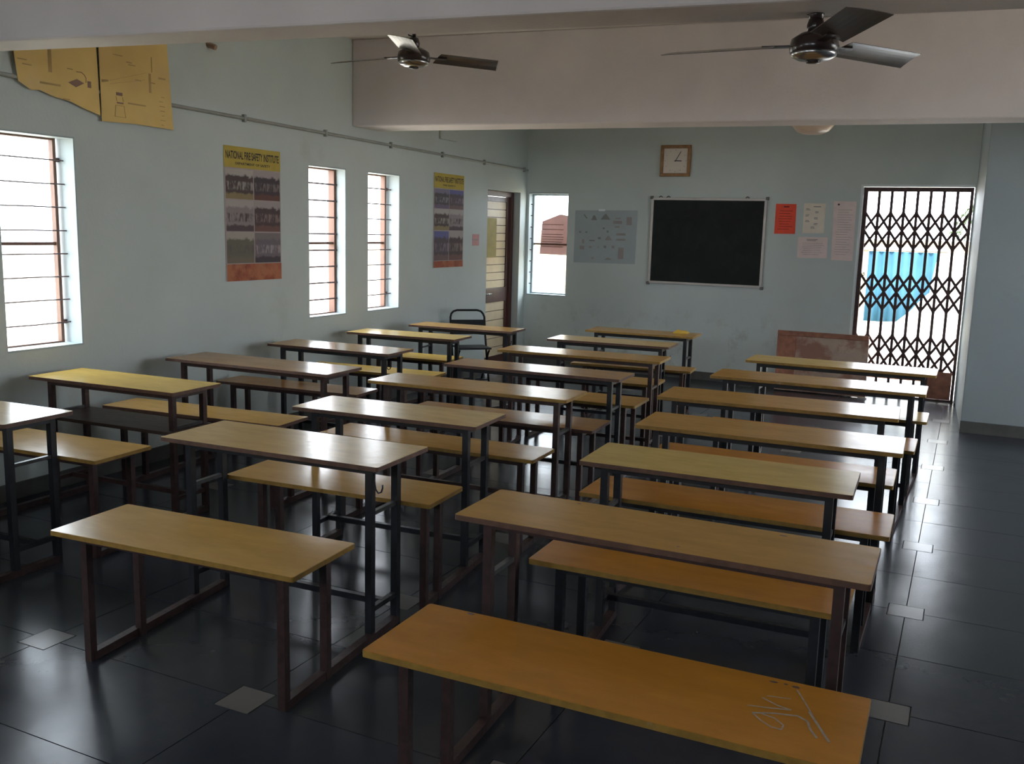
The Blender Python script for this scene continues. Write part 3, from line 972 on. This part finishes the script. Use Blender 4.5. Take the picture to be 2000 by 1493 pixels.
# chalk scrawl on the nearest orange bench
seat = [c for c in c0.children if c.name.startswith('bench_seat')][0]
STROKES = [
    ([(-0.397, 2.211), (-0.35, 2.222), (-0.296, 2.238)], 0.004), ([(-0.372, 2.268), (-0.330, 2.245), (-0.296, 2.238)], 0.004),
    ([(-0.362, 2.283), (-0.306, 2.295)], 0.003), ([(-0.300, 2.350), (-0.275, 2.300), (-0.245, 2.235)], 0.0035),
    ([(-0.255, 2.250), (-0.193, 2.128)], 0.006), ([(-0.378, 2.179), (-0.330, 2.202), (-0.277, 2.216), (-0.252, 2.200), (-0.240, 2.165), (-0.221, 2.133)], 0.0055),
    ([(-0.378, 2.179), (-0.350, 2.150), (-0.325, 2.133), (-0.301, 2.132), (-0.300, 2.155), (-0.325, 2.178), (-0.360, 2.186)], 0.0035),
]
for pts, wd in STROKES:
    mb = MB()
    for (ax, ay), (bx, by) in zip(pts[:-1], pts[1:]):
        mb.beam((ax, ay, HB + 0.0006), (bx, by, HB + 0.0006), wd, 0.0008)
    mb.build('chalk_mark', MT['chalk'], seat)

# small dark nicks worn into the two nearest right-row boards
top = [c for c in c0.children if c.name.startswith('desktop')][0]
for par, z, spots in ((seat, HB, ((-0.362, 2.368, 0.022, 0.010), (-0.332, 2.370, 0.012, 0.007), (-0.305, 2.366, 0.020, 0.012), (-1.255, 2.368, 0.028, 0.012))),
                      (top, HD, ((-0.447, 2.895, 0.022, 0.010), (-1.124, 2.890, 0.014, 0.008), (-0.704, 2.629, 0.012, 0.006)))):
    for x, y, a, b in spots:
        poly = [(x + a / 2 * math.cos(k * math.pi / 4) * rnd.uniform(0.8, 1.2), y + b / 2 * math.sin(k * math.pi / 4) * rnd.uniform(0.8, 1.2)) for k in range(8)]
        MB().prism(poly, z + 0.0001, z + 0.0005).build('worn_nick', MT['edge_brown'], par)

# yellow cloth on the farthest middle desk
mb = MB()
vv, ff = [], []
nx, ny = 8, 5
for i in range(nx):
    for j in range(ny):
        u, v = i / (nx - 1), j / (ny - 1)
        edge = min(u, 1 - u, v, 1 - v)
        h = 0.004 + min(edge * 4, 1) * (0.026 + 0.008 * math.sin(5 * u + 3 * v))
        vv.append((-2.445 + 0.13 * u, 8.50 + 0.11 * v + 0.012 * u, HD + h))
for i in range(nx - 1):
    for j in range(ny - 1):
        a = i * ny + j
        ff.append((a, a + ny, a + ny + 1, a + 1))
base = len(vv)
for i in range(nx):
    for j in range(ny):
        x, y, z = vv[i * ny + j]
        vv.append((x, y, HD + 0.0005))
for i in range(nx - 1):
    for j in range(ny - 1):
        a = base + i * ny + j
        ff.append((a, a + 1, a + ny + 1, a + ny))
for i in range(nx - 1):
    for j in (0, ny - 1):
        a = i * ny + j
        ff.append((a, a + ny, base + a + ny, base + a))
for j in range(ny - 1):
    for i in (0, nx - 1):
        a = i * ny + j
        ff.append((a, a + 1, base + a + 1, base + a))
mb.face_block(vv, ff)
tag(mb.build('duster_cloth', MT['cloth_yellow'], smooth=True, origin=(-2.38, 8.55, HD)), 'crumpled yellow duster cloth on the farthest middle-row desk', 'cloth')

# ------------------------------------------------------------------ black folding chair at the back left
ch = thing('folding_chair', (-4.60, 8.58, 0), 'black metal chair with tubular back beside the corner door', 'chair')
bl, br = Vector((-4.873, 8.595, 0)), Vector((-4.603, 8.845, 0))           # back line, left and right
fd = Vector((0.66, -0.75, 0)).normalized()                             # the way it faces
zv = Vector((0, 0, 1))
# bent tube of the back, running down and forward into the front feet
def back_leg(p):
    return [p + fd * 0.02 + zv * 0.74, p + fd * 0.06 + zv * 0.58, p + fd * 0.12 + zv * 0.43, p + fd * 0.30 + zv * 0.011]
rr = 0.05
w_dir = (br - bl).normalized()
arch = list(reversed(back_leg(bl)))
arch += [bl + zv * 0.775 + w_dir * 0.012, bl + zv * 0.800 + w_dir * 0.035, bl + zv * 0.812 + w_dir * 0.075]
arch += [br + zv * 0.812 - w_dir * 0.075, br + zv * 0.800 - w_dir * 0.035, br + zv * 0.775 - w_dir * 0.012]
arch += back_leg(br)
MB().tube(arch, 0.011, 8).build('back_tube', MT['chair_black'], ch, smooth=True)
q = [bl + fd * 0.03 + zv * 0.715, br + fd * 0.03 + zv * 0.715, br + fd * 0.065 + zv * 0.565, bl + fd * 0.065 + zv * 0.565]
MB().slab(q, fd, 0.010).build('backrest', MT['chair_black'], ch, bevel=0.003)
s0, s1 = bl + fd * 0.06 + w_dir * 0.014, br + fd * 0.06 - w_dir * 0.014
q = [s0 + zv * 0.435, s1 + zv * 0.435, s1 + fd * 0.36 + zv * 0.445, s0 + fd * 0.36 + zv * 0.445]
MB().slab(q, (0, 0, 1), 0.018).build('seat', MT['chair_black'], ch, bevel=0.006)
for p in (bl + w_dir * 0.028, br - w_dir * 0.028):
    MB().tube([p + fd * 0.37 + zv * 0.43, p + fd * 0.33 + zv * 0.40, p + fd * 0.22 + zv * 0.25, p - fd * 0.02 + zv * 0.011], 0.010, 8).build('rear_leg', MT['chair_black'], ch, smooth=True)
MB().tube([bl + w_dir * .028 + fd * 0.06 + zv * 0.09, br - w_dir * .028 + fd * 0.06 + zv * 0.09], 0.007, 8).build('brace', MT['chair_black'], ch, smooth=True)
MB().tube([bl + fd * 0.26 + zv * 0.11, br + fd * 0.26 + zv * 0.11], 0.007, 8).build('brace', MT['chair_black'], ch, smooth=True)

# ------------------------------------------------------------------ rusty board leaning by the gate
rb = thing('leaning_board', (-1.38, 10.45, 0), 'rusty reddish brown board leaning on the wall beside the folding gate', 'board')
A, Bv = Vector((-1.83, 10.44, 0.0)), Vector((-0.885, 10.44, 0.0))
At, Bt = Vector((-1.865, 10.645, 0.64)), Vector((-0.915, 10.645, 0.64))
nrm = (Bv - A).cross(At - A).normalized()
MB().slab([A + zv * 0.012, Bv + zv * 0.012, Bt, At], -nrm if nrm.y < 0 else nrm, 0.03).build('panel', MT['rustwood'], rb)
ups = (At - A).normalized()
fn = nrm if nrm.y < 0 else -nrm
mb = MB()
mb.slab([At - ups * 0.055, Bt - ups * 0.055, Bt, At], fn, 0.014)
mb.build('top_batten', MT['rustred'], rb, bevel=0.003)
MB().slab([A + ups * 0.02, A + ups * 0.02 + Vector((0.20, 0, 0)), At - ups * 0.056 + Vector((0.20, 0, 0)), At - ups * 0.056], fn, 0.010).build('side_batten', MT['rustred'], rb, bevel=0.003)
MB().slab([A + ups * 0.02 + Vector((0.201, 0, 0)), Bv + ups * 0.02, Bv + ups * 0.075, A + ups * 0.075 + Vector((0.201, 0, 0))], fn, 0.010).build('bottom_batten', MT['rustred'], rb, bevel=0.003)
MB().obox((Bv.x - 0.03, 10.425, 0.006), 0.09, 0.03, 0.012).build('foot_plate', MT['alu'], rb)

# ------------------------------------------------------------------ chalkboard, clock
cb = thing('chalkboard', (-2.745, YB, 1.09), 'dark chalkboard in an aluminium frame on the back wall', 'chalkboard')
yx = YB - 0.002
cbx0, cbx1, cbz0, cbz1 = -3.398, -2.083, 1.088, 2.070
MB().box(cbx0 + 0.02, cbx1 - 0.02, yx - 0.014, yx, cbz0 + 0.02, cbz1 - 0.02).build('writing_surface', MT['chalkboard'], cb)
for nm, a in (('frame_rail', (cbx0, cbx1, cbz1 - 0.028, cbz1)), ('frame_rail', (cbx0, cbx1, cbz0, cbz0 + 0.028)),
              ('frame_rail', (cbx0, cbx0 + 0.028, cbz0 + 0.028, cbz1 - 0.028)), ('frame_rail', (cbx1 - 0.028, cbx1, cbz0 + 0.028, cbz1 - 0.028))):
    MB().box(a[0], a[1], yx - 0.022, yx, a[2], a[3]).build(nm, MT['alu'], cb, bevel=0.003)
for x in (cbx0, cbx1):
    for z in (cbz0, cbz1):
        MB().obox((x, yx - 0.013, z), 0.036, 0.026, 0.036).build('corner_cap', MT['plastic_dark'], cb, bevel=0.006)
for x in (-3.29, -3.20, -2.30):
    MB().tube([(x - 0.02, yx - 0.012, cbz1 + 0.004), (x, yx - 0.02, cbz1 + 0.018), (x + 0.02, yx - 0.012, cbz1 + 0.004)], 0.006, 6).build('hanger', MT['plastic_dark'], cb, smooth=True)

ck = thing('wall_clock', (-3.14, YB, 2.31), 'square wooden wall clock above the chalkboard showing about five past three', 'clock')
kx0, kx1, kz0, kz1 = -3.316, -2.964, 2.307, 2.655
for a in ((kx0, kx1, kz1 - 0.036, kz1), (kx0, kx1, kz0, kz0 + 0.036), (kx0, kx0 + 0.036, kz0 + 0.036, kz1 - 0.036), (kx1 - 0.036, kx1, kz0 + 0.036, kz1 - 0.036)):
    MB().box(a[0], a[1], yx - 0.035, yx, a[2], a[3]).build('frame_side', MT['clock_wood'], ck, bevel=0.005)
MB().box(kx0 + 0.036, kx1 - 0.036, yx - 0.018, yx, kz0 + 0.036, kz1 - 0.036).build('dial', MT['clock_face'], ck)
kc = ((kx0 + kx1) / 2, yx - 0.0195, (kz0 + kz1) / 2)
for ang, ln, wd in ((30, 0.115, 0.006), (92, 0.07, 0.009)):
    a = math.radians(ang)
    MB().beam((kc[0] - 0.012 * math.sin(a), kc[1], kc[2] - 0.012 * math.cos(a)), (kc[0] + ln * math.sin(a), kc[1], kc[2] + ln * math.cos(a)), 0.003, wd).build('clock_hand', MT['ink'], ck)
for k in range(12):
    a = math.radians(30 * k)
    MB().beam((kc[0] + 0.115 * math.sin(a), kc[1] + .001, kc[2] + 0.115 * math.cos(a)), (kc[0] + 0.127 * math.sin(a), kc[1] + .001, kc[2] + 0.127 * math.cos(a)), 0.002, 0.005).build('hour_mark', MT['ink_soft'], ck)


# ------------------------------------------------------------------ flat paper on the walls
def on_back(quad, t=0.003, off=0.001):
    """quad: (x, z) corners on the back wall."""
    return MB().slab([(x, YB - off, z) for x, z in quad], (0, -1, 0), t)


def on_left(quad, t=0.003, off=0.001, lift=None):
    return MB().slab([(XL + off, y, z) for y, z in quad], (1, 0, 0), t)


def text_mesh(txt, name, material, parent, origin, xdir, zdir, width, height):
    """Flat lettering, scaled to width x height, lying in the plane of xdir and zdir."""
    cv = bpy.data.curves.new(name, 'FONT')
    cv.body = txt
    cv.size = 1.0
    cv.offset = 0.025
    to = bpy.data.objects.new(name + '_tmp', cv)
    COL.objects.link(to)
    dg = bpy.context.evaluated_depsgraph_get()
    dg.update()
    me = bpy.data.meshes.new_from_object(to.evaluated_get(dg))
    bpy.data.objects.remove(to, do_unlink=True)
    xs = [v.co.x for v in me.vertices]
    ys = [v.co.y for v in me.vertices]
    sx, sy = width / (max(xs) - min(xs)), height / (max(ys) - min(ys))
    base_ = Vector((0, 0, 0))
    q_ = parent
    while q_ is not None:
        base_ += q_.location
        q_ = q_.parent
    for v in me.vertices:
        p = Vector(origin) + Vector(xdir) * (v.co.x - min(xs)) * sx + Vector(zdir) * (v.co.y - min(ys)) * sy
        v.co = p - base_
    me.materials.append(material)
    o = bpy.data.objects.new(name, me)
    COL.objects.link(o)
    o.parent = parent
    return o


def lines_back(parent, x0, x1, zs, h, material, off=0.0046, jitter=0.3):
    mb_ = MB()
    for z in zs:
        a = x0 + rnd.uniform(0, jitter) * (x1 - x0) * 0.3
        b = x1 - rnd.uniform(0, jitter) * (x1 - x0)
        mb_.slab([(a, YB - off, z - h / 2), (b, YB - off, z - h / 2), (b, YB - off, z + h / 2), (a, YB - off, z + h / 2)], (0, -1, 0), 0.0005)
    o = mb_.build('print', material, parent)
    return o


# sheets right of the chalkboard
r = thing('red_notice', (-1.88, YB, 1.70), 'bright orange-red notice right beside the chalkboard', 'notice')
on_back([(-1.989, 1.693), (-1.766, 1.696), (-1.772, 2.015), (-1.989, 2.016)]).build('sheet', MT['paper_red'], r)
lines_back(r, -1.905, -1.84, [1.985], 0.012, MT['ink_red'])
lines_back(r, -1.955, -1.80, [1.94 - 0.028 * k for k in range(8)], 0.004, MT['ink_red'])
r = thing('cream_notice', (-1.58, YB, 1.70), 'small cream sheet with paired print marks, right of the red notice', 'notice')
on_back([(-1.688, 1.705), (-1.466, 1.709), (-1.468, 2.023), (-1.692, 2.026)]).build('sheet', MT['paper_cream'], r)
lines_back(r, -1.60, -1.50, [1.99], 0.010, MT['ink_soft'])
for x, z in ((-1.645, 1.955), (-1.65, 1.89), (-1.645, 1.83), (-1.55, 1.925), (-1.555, 1.86), (-1.555, 1.80), (-1.585, 1.762)):
    lines_back(r, x - 0.024, x + 0.024, [z, z + 0.012], 0.007, MT['ink_soft'])
r = thing('landscape_notice', (-1.57, YB, 1.44), 'wide pinkish sheet pinned just below the small cream sheet', 'notice')
on_back([(-1.726, 1.440), (-1.414, 1.444), (-1.420, 1.667), (-1.730, 1.664)]).build('sheet', MT['paper_pink'], r)
lines_back(r, -1.64, -1.52, [1.64, 1.628], 0.007, MT['ink_soft'])
lines_back(r, -1.69, -1.45, [1.60 - 0.02 * k for k in range(7)], 0.003, MT['ink_soft'])
r = thing('long_notice', (-1.27, YB, 1.43), 'tall narrow pinkish sheet nearest the folding gate', 'notice')
on_back([(-1.370, 1.428), (-1.151, 1.426), (-1.159, 2.048), (-1.387, 2.051)]).build('sheet', MT['paper_pink'], r)
lines_back(r, -1.345, -1.325, [2.02, 2.012], 0.009, MT['ink'], jitter=0)
lines_back(r, -1.345, -1.18, [1.96 - 0.026 * k for k in range(19)], 0.003, MT['ink_soft'])

# clear plastic chart by the corner window
r = thing('tool_chart', (-3.96, YB, 1.29), 'pale chart of small drawn tools between corner window and chalkboard', 'chart')
on_back([(-4.350, 1.290), (-3.572, 1.297), (-3.566, 1.921), (-4.349, 1.911)], 0.002).build('sheet', MT['plastic_sheet'], r)
marks = [(-4.242, 1.868, -4.19, 1.813, 'd'), (-4.143, 1.853, -4.067, 1.798, 't'), (-4.022, 1.872, -3.898, 1.807, 't'), (-3.861, 1.796, -3.752, 1.760, 'b'),
         (-3.697, 1.841, -3.633, 1.748, 'b'), (-3.991, 1.715, -3.965, 1.695, 'b'), (-3.94, 1.68, -3.915, 1.655, 'b'), (-3.96, 1.618, -3.869, 1.566, 't'),
         (-4.047, 1.60, -4.01, 1.575, 'b'), (-3.819, 1.652, -3.704, 1.627, 'b'), (-3.816, 1.587, -3.701, 1.565, 'b'), (-3.784, 1.484, -3.718, 1.351, 'b'),
         (-4.276, 1.492, -4.218, 1.448, 'b'), (-3.957, 1.360, -3.858, 1.335, 't'), (-4.158, 1.49, -4.12, 1.468, 'b'), (-4.054, 1.493, -4.029, 1.471, 'd'),
         (-3.969, 1.501, -3.937, 1.474, 'b'), (-3.869, 1.504, -3.835, 1.474, 'b'), (-4.155, 1.564, -4.086, 1.55, 'b'), (-3.84, 1.83, -3.77, 1.815, 'b'),
         (-3.84, 1.735, -3.78, 1.715, 'b'), (-4.29, 1.665, -4.265, 1.645, 'b'), (-4.21, 1.665, -4.185, 1.645, 'b'), (-4.25, 1.57, -4.22, 1.52, 'b'), (-4.12, 1.36, -4.09, 1.34, 'b')]
for a, zt, b, zb, k in marks:
    yy = YB - 0.0032
    if k == 'b':
        poly = [(a, zb), (b, zb), (b, zt), (a, zt)]
    elif k == 't':
        poly = [(a, zb), (b, zb), ((a + b) / 2 + 0.01, zt), ((a + b) / 2 - 0.01, zt)]
    else:
        poly = [(b - 0.012, zb), (b, zb + 0.008), (a + 0.012, zt), (a, zt - 0.008)]
    MB().slab([(x, yy, z) for x, z in poly], (0, -1, 0), 0.0005).build('drawing', MT['ink_soft'] if rnd.random() < 0.5 else mat('mark', (0.25, 0.26, 0.24), rough=0.8), r)
on_back([(-4.05, 1.905), (-3.97, 1.905), (-3.97, 1.93), (-4.05, 1.93)], 0.0006, 0.0035).build('tape', MT['white'], r)

# backlit notice stuck on the corner window
r = thing('window_notice', (-4.66, YB + 0.128, 1.36), 'backlit pinkish printed sheet stuck on the corner window pane', 'notice')
yw = YB + 0.128
MB().slab([(-4.862, yw, 1.372), (-4.467, yw, 1.366), (-4.467, yw, 1.842), (-4.60, yw, 1.862), (-4.838, yw, 1.772)], (0, -1, 0), 0.0012).build('sheet', MT['paper_backlit'], r)
mb = MB()
for k in range(10):
    z = 1.735 - 0.030 * k
    if k in (1, 3):
        continue
    mb.slab([(-4.835, yw - 0.0016, z - 0.004), (-4.54 - rnd.uniform(0, .04), yw - 0.0016, z - 0.004), (-4.54, yw - 0.0016, z + 0.004), (-4.835, yw - 0.0016, z + 0.004)], (0, -1, 0), 0.0004)
mb.build('print', MT['ink_purple'], r)


# posters on the left wall
def poster(y0, y1, z0, z1, label, sub, prints, rows, sub_w, flame=0.872):
    r_ = thing('fire_safety_poster', (XL, (y0 + y1) / 2, z0), label, 'poster')
    on_left([(y0, z0), (y1, z0), (y1, z1), (y0, z1)], 0.002, 0.002).build('sheet', MT['poster_back'], r_)
    h = z1 - z0
    wd = y1 - y0
    hx = XL + 0.0042
    zh = z1 - 0.155 * h
    MB().slab([(hx, y0, zh), (hx, y1, zh), (hx, y1, z1), (hx, y0, z1)], (1, 0, 0), 0.0005).build('header', MT['header_yellow'], r_)
    text_mesh('NATIONAL FIRE SAFETY INSTITUTE', 'title', MT['ink'], r_, (hx + 0.0008, y0 + 0.03 * wd, z1 - 0.092 * h), (0, 1, 0), (0, 0, 1), 0.94 * wd, 0.058 * h)
    text_mesh(sub, 'subtitle', MT['ink'], r_, (hx + 0.0008, y0 + (0.5 - sub_w / 2) * wd, z1 - 0.132 * h), (0, 1, 0), (0, 0, 1), sub_w * wd, 0.018 * h)
    k = 0
    for (ta, tb) in rows:
        for c in (0, 1):
            ya = y0 + (0.02 + 0.49 * c) * wd
            yb2 = ya + 0.475 * wd
            MB().slab([(hx, ya, z1 - tb * h), (hx, yb2, z1 - tb * h), (hx, yb2, z1 - ta * h), (hx, ya, z1 - ta * h)], (1, 0, 0), 0.0005).build('photo_print', PH[prints[k]], r_)
            k += 1
    MB().slab([(hx, y0 + 0.01, z0), (hx, y1, z0), (hx, y1, z1 - flame * h), (hx, y0 + 0.01, z1 - flame * h)], (1, 0, 0), 0.0005).build('flame_print', MT['poster_fire'], r_)
    return r_


poster(5.425, 6.054, 1.222, 2.219, 'yellow-headed fire safety poster between the big window and the narrow windows', 'DEPARTMENT OF SAFETY', [0, 1, 2, 3, 4, 5], [(0.165, 0.385), (0.395, 0.625), (0.635, 0.865)], 0.62)
poster(8.440, 9.072, 1.250, 2.216, 'yellow-headed fire safety poster between the narrow windows and the door', 'FIRE SAFETY', [6, 7, 0, 2, 7, 3], [(0.165, 0.370), (0.380, 0.600), (0.610, 0.925)], 0.42, 0.93)

# yellow charts high on the left wall
yl = XL + 0.030


def chart(poly, label, y_mid):
    r_ = thing('yellow_chart', (XL, y_mid, poly[0][1]), label, 'chart')
    MB().slab([(yl, y, z) for y, z in poly], (1, 0, 0), 0.002).build('sheet', MT['paper_yellow'], r_)
    return r_


c1 = chart([(3.760, 2.425), (3.84, 2.385), (3.90, 2.392), (4.00, 2.365), (4.10, 2.355), (4.21, 2.322), (4.305, 2.300), (4.318, 2.293), (4.300, 2.98), (3.690, 2.98)],
           'torn yellow wall chart with a diamond drawing, left of the pair under the beam', 4.0)
c2 = chart([(4.330, 2.264), (4.60, 2.275), (4.918, 2.271), (4.872, 2.98), (4.322, 2.98)],
           'yellow wall chart with a bottle drawing, right of the pair under the beam', 4.6)


def mark_l(parent, poly, material):
    MB().slab([(yl + 0.0024, y, z) for y, z in poly], (1, 0, 0), 0.0005).build('drawing', material, parent)


def rect(a, b, za, zb):
    return [(a, za), (b, za), (b, zb), (a, zb)]


mark_l(c1, rect(3.960, 3.985, 2.503, 2.640), MT['ink_brown'])
mark_l(c1, rect(3.899, 4.040, 2.430, 2.442), MT['ink_brown'])
mark_l(c1, [(4.092, 2.463), (4.147, 2.442), (4.207, 2.474), (4.156, 2.492)], MT['ink_purple'])
mark_l(c1, rect(4.231, 4.258, 2.452, 2.491), MT['ink_purple'])
MB().tube([(yl + 0.0028, y, z) for y, z in ((4.155, 2.534), (4.19, 2.536), (4.212, 2.522), (4.222, 2.505), (4.220, 2.479))], 0.0022, 5).build('drawing', MT['ink_purple'], c1)
for a, b, z in ((3.76, 3.82, 2.545), (3.79, 3.85, 2.52), (3.74, 3.80, 2.60), (4.09, 4.13, 2.54), (4.05, 4.10, 2.36)):
    mark_l(c1, rect(a, b, z, z + 0.006), MT['ink_brown'])
mark_l(c2, [(4.338, 2.500), (4.39, 2.512), (4.39, 2.522), (4.338, 2.518)], MT['ink_brown'])
for a, b in (((4.40, 2.52), (4.694, 2.609)), ((4.40, 2.500), (4.684, 2.563))):
    MB().beam((yl + 0.0026, *a), (yl + 0.0026, *b), 0.003, 0.0015).build('drawing', MT['ink_brown'], c2)
mark_l(c2, rect(4.445, 4.496, 2.436, 2.456), MT['ink_purple'])
mark_l(c2, rect(4.449, 4.501, 2.387, 2.396), MT['ink_purple'])
for a, b in (((4.44, 2.375), (4.43, 2.305)), ((4.505, 2.375), (4.515, 2.305)), ((4.43, 2.305), (4.515, 2.305)), ((4.44, 2.375), (4.505, 2.375)), ((4.445, 2.43), (4.45, 2.40)), ((4.496, 2.43), (4.50, 2.40))):
    MB().beam((yl + 0.0026, *a), (yl + 0.0026, *b), 0.003, 0.0025).build('drawing', MT['ink_brown'], c2)
mark_l(c2, rect(4.537, 4.684, 2.394, 2.403), MT['ink_brown'])
mark_l(c2, rect(4.715, 4.735, 2.488, 2.61), MT['ink_brown'])
mark_l(c2, rect(4.74, 4.748, 2.62, 2.717), MT['ink_brown'])
mark_l(c2, rect(4.799, 4.86, 2.586, 2.598), MT['ink_brown'])
for k in range(7):
    mark_l(c2, rect(4.80 + rnd.uniform(0, .02), 4.83 + rnd.uniform(0, .02), 2.47 - 0.03 * k, 2.474 - 0.03 * k), MT['ink_brown'])
for a, b, z in ((4.535, 4.58, 2.65), (4.55, 4.61, 2.636), (4.432, 4.508, 2.68), (4.60, 4.65, 2.55), (4.72, 4.77, 2.55)):
    mark_l(c2, rect(a, b, z, z + 0.006), MT['ink_brown'])

# little pink note by the door
r = thing('pink_note', (XL, 9.36, 1.475), 'tiny pink note on the wall just left of the door', 'note')
on_left([(9.286, 1.475), (9.445, 1.475), (9.45, 1.60), (9.285, 1.60)], 0.001, 0.001).build('sheet', MT['paper_pinkred'], r)
MB().slab([(XL + 0.0024, 9.31, 1.53), (XL + 0.0024, 9.42, 1.53), (XL + 0.0024, 9.42, 1.545), (XL + 0.0024, 9.31, 1.545)], (1, 0, 0), 0.0004).build('print', MT['ink_soft'], r)

# conduit along the left wall with saddles
cd = thing('conduit_pipe', (XL + 0.014, 7.0, 2.41), 'thin grey conduit running along the left wall above the windows', 'pipe')
MB().tube([(XL + 0.014, y, 2.455 - (y - 3.0) * 0.0096) for y in (2.4, 4.5, 6.5, 8.5, 10.66)], 0.0125, 8).build('tube', MT['conduit'], cd, smooth=True)
for y in (5.639, 6.628, 7.625, 8.585, 9.513, 10.556):
    z = 2.455 - (y - 3.0) * 0.0096
    MB().box(XL + 0.0005, XL + 0.030, y - 0.012, y + 0.012, z - 0.028, z + 0.028).build('saddle_clip', MT['conduit'], cd, bevel=0.004)
tag(MB().tube([(XL - 0.02, 5.29, 2.905), (XL + 0.06, 5.31, 2.875)], 0.019, 12).build('pipe_stub', MT['pvc'], smooth=False), 'short brown pipe stub poking from the left wall under the beam', 'pipe')
tag(MB().box(XL, XL + 0.03, 8.53, 8.88, 2.555, 2.66).build('junction_box', MT['wall'], bevel=0.006), 'wall-coloured flat box high on the left wall above the far poster', 'box')


# ------------------------------------------------------------------ ceiling fans
def fan(loc, top_z, angles, label, rad=0.60):
    x, y, z = loc                                   # z: the plane of the blades
    t = thing('ceiling_fan', (x, y, z), label, 'fan')
    MB().lathe((x, y, z), [(0.02, 0.055), (0.055, 0.050), (0.088, 0.028), (0.094, 0.0), (0.092, -0.022), (0.070, -0.034)], 32).build('motor_housing', MT['fan_dark'], t, smooth=True)
    MB().lathe((x, y, z), [(0.090, -0.0225), (0.084, -0.036), (0.060, -0.048), (0.030, -0.053), (0.012, -0.054)], 32).build('motor_cover', MT['fan_metal'], t, smooth=True)
    MB().lathe((x, y, z), [(0.028, -0.0535), (0.026, -0.060), (0.01, -0.062)], 20).build('cap', MT['fan_dark'], t, smooth=True)
    rod_b = z + 0.05
    MB().tube([(x, y, rod_b), (x, y, top_z - 0.01)], 0.011, 10).build('down_rod', MT['fan_dark'], t, smooth=True)
    MB().lathe((x, y, rod_b), [(0.030, 0.0), (0.034, 0.03), (0.026, 0.055), (0.014, 0.06)], 20).build('lower_canopy', MT['fan_dark'], t, smooth=True)
    ch_ = min(0.07, (top_z - rod_b) * 0.4)
    MB().lathe((x, y, top_z), [(0.012, -ch_), (0.024, -ch_), (0.030, -0.004), (0.030, -0.0005)], 20).build('upper_canopy', MT['fan_dark'], t, smooth=True)
    MB().tube([(x + 0.01, y, rod_b + 0.06), (x - 0.035, y, rod_b + 0.075), (x - 0.045, y, rod_b + 0.10)], 0.004, 6).build('supply_wire', MT['fan_dark'], t, smooth=True)
    for a in angles:
        a = math.radians(a)
        d = Vector((math.cos(a), math.sin(a), 0))
        s = Vector((-math.sin(a), math.cos(a), 0))
        c = Vector((x, y, z + 0.006))
        # bracket
        MB().beam(c + d * 0.07, c + d * 0.20 + zv * 0.004, 0.035, 0.006).build('blade_arm', MT['fan_dark'], t)
        # cambered blade with a slanted tip, pitched
        mb_ = MB()
        vt = []
        NR, NS = 8, 6
        for i in range(NR + 1):
            u = i / NR
            for j in range(NS + 1):
                v = j / NS - 0.5
                wdt = 0.125 + 0.015 * u
                rr_ = 0.145 + u * (rad - 0.145 - 0.055 * (0.5 - v))
                zz = -v * 0.032 + 0.004 * (1 - 4 * v * v) + 0.004
                vt.append(c + d * rr_ + s * (v * wdt) + zv * zz)
        nn_ = len(vt)
        vt += [p - zv * 0.0022 for p in vt]
        fc = []
        for i in range(NR):
            for j in range(NS):
                p0 = i * (NS + 1) + j
                fc.append((p0, p0 + NS + 1, p0 + NS + 2, p0 + 1))
                fc.append((nn_ + p0, nn_ + p0 + 1, nn_ + p0 + NS + 2, nn_ + p0 + NS + 1))
        for j in range(NS):
            for i in (0, NR):
                p0 = i * (NS + 1) + j
                fc.append((p0, p0 + 1, nn_ + p0 + 1, nn_ + p0))
        for i in range(NR):
            for j in (0, NS):
                p0 = i * (NS + 1) + j
                fc.append((p0, p0 + NS + 1, nn_ + p0 + NS + 1, nn_ + p0))
        mb_.face_block(vt, fc).build('blade', MT['fan_blade'], t, smooth=False)
    return t


fan((-0.632, 3.947, 2.395), 2.518, (-64, 56, 178), 'dark three-blade ceiling fan hung from the near beam at upper right')
fan((-2.971, 4.775, 2.615), ZC, (-66, 54, 175), 'dark three-blade ceiling fan between the beams at upper left', 0.56)

# pale lamp showing below the far beam
lp = thing('ceiling_lamp', (-1.40, 9.0, 2.58), 'pale orange-tinted bowl lamp showing just under the far beam', 'lamp')
MB().lathe((-1.40, 9.0, 2.575), [(0.02, 0.0), (0.09, 0.006), (0.14, 0.028), (0.175, 0.07), (0.185, 0.10)], 28).build('lamp_bowl', MT['lamp'], lp, smooth=True)
MB().lathe((-1.40, 9.0, 2.575), [(0.03, 0.101), (0.03, 0.14), (0.012, 0.15)], 16).build('lamp_cap', MT['alu'], lp, smooth=True)
MB().tube([(-1.40, 9.0, 2.72), (-1.40, 9.0, ZC)], 0.008, 8).build('lamp_rod', MT['alu'], lp, smooth=True)
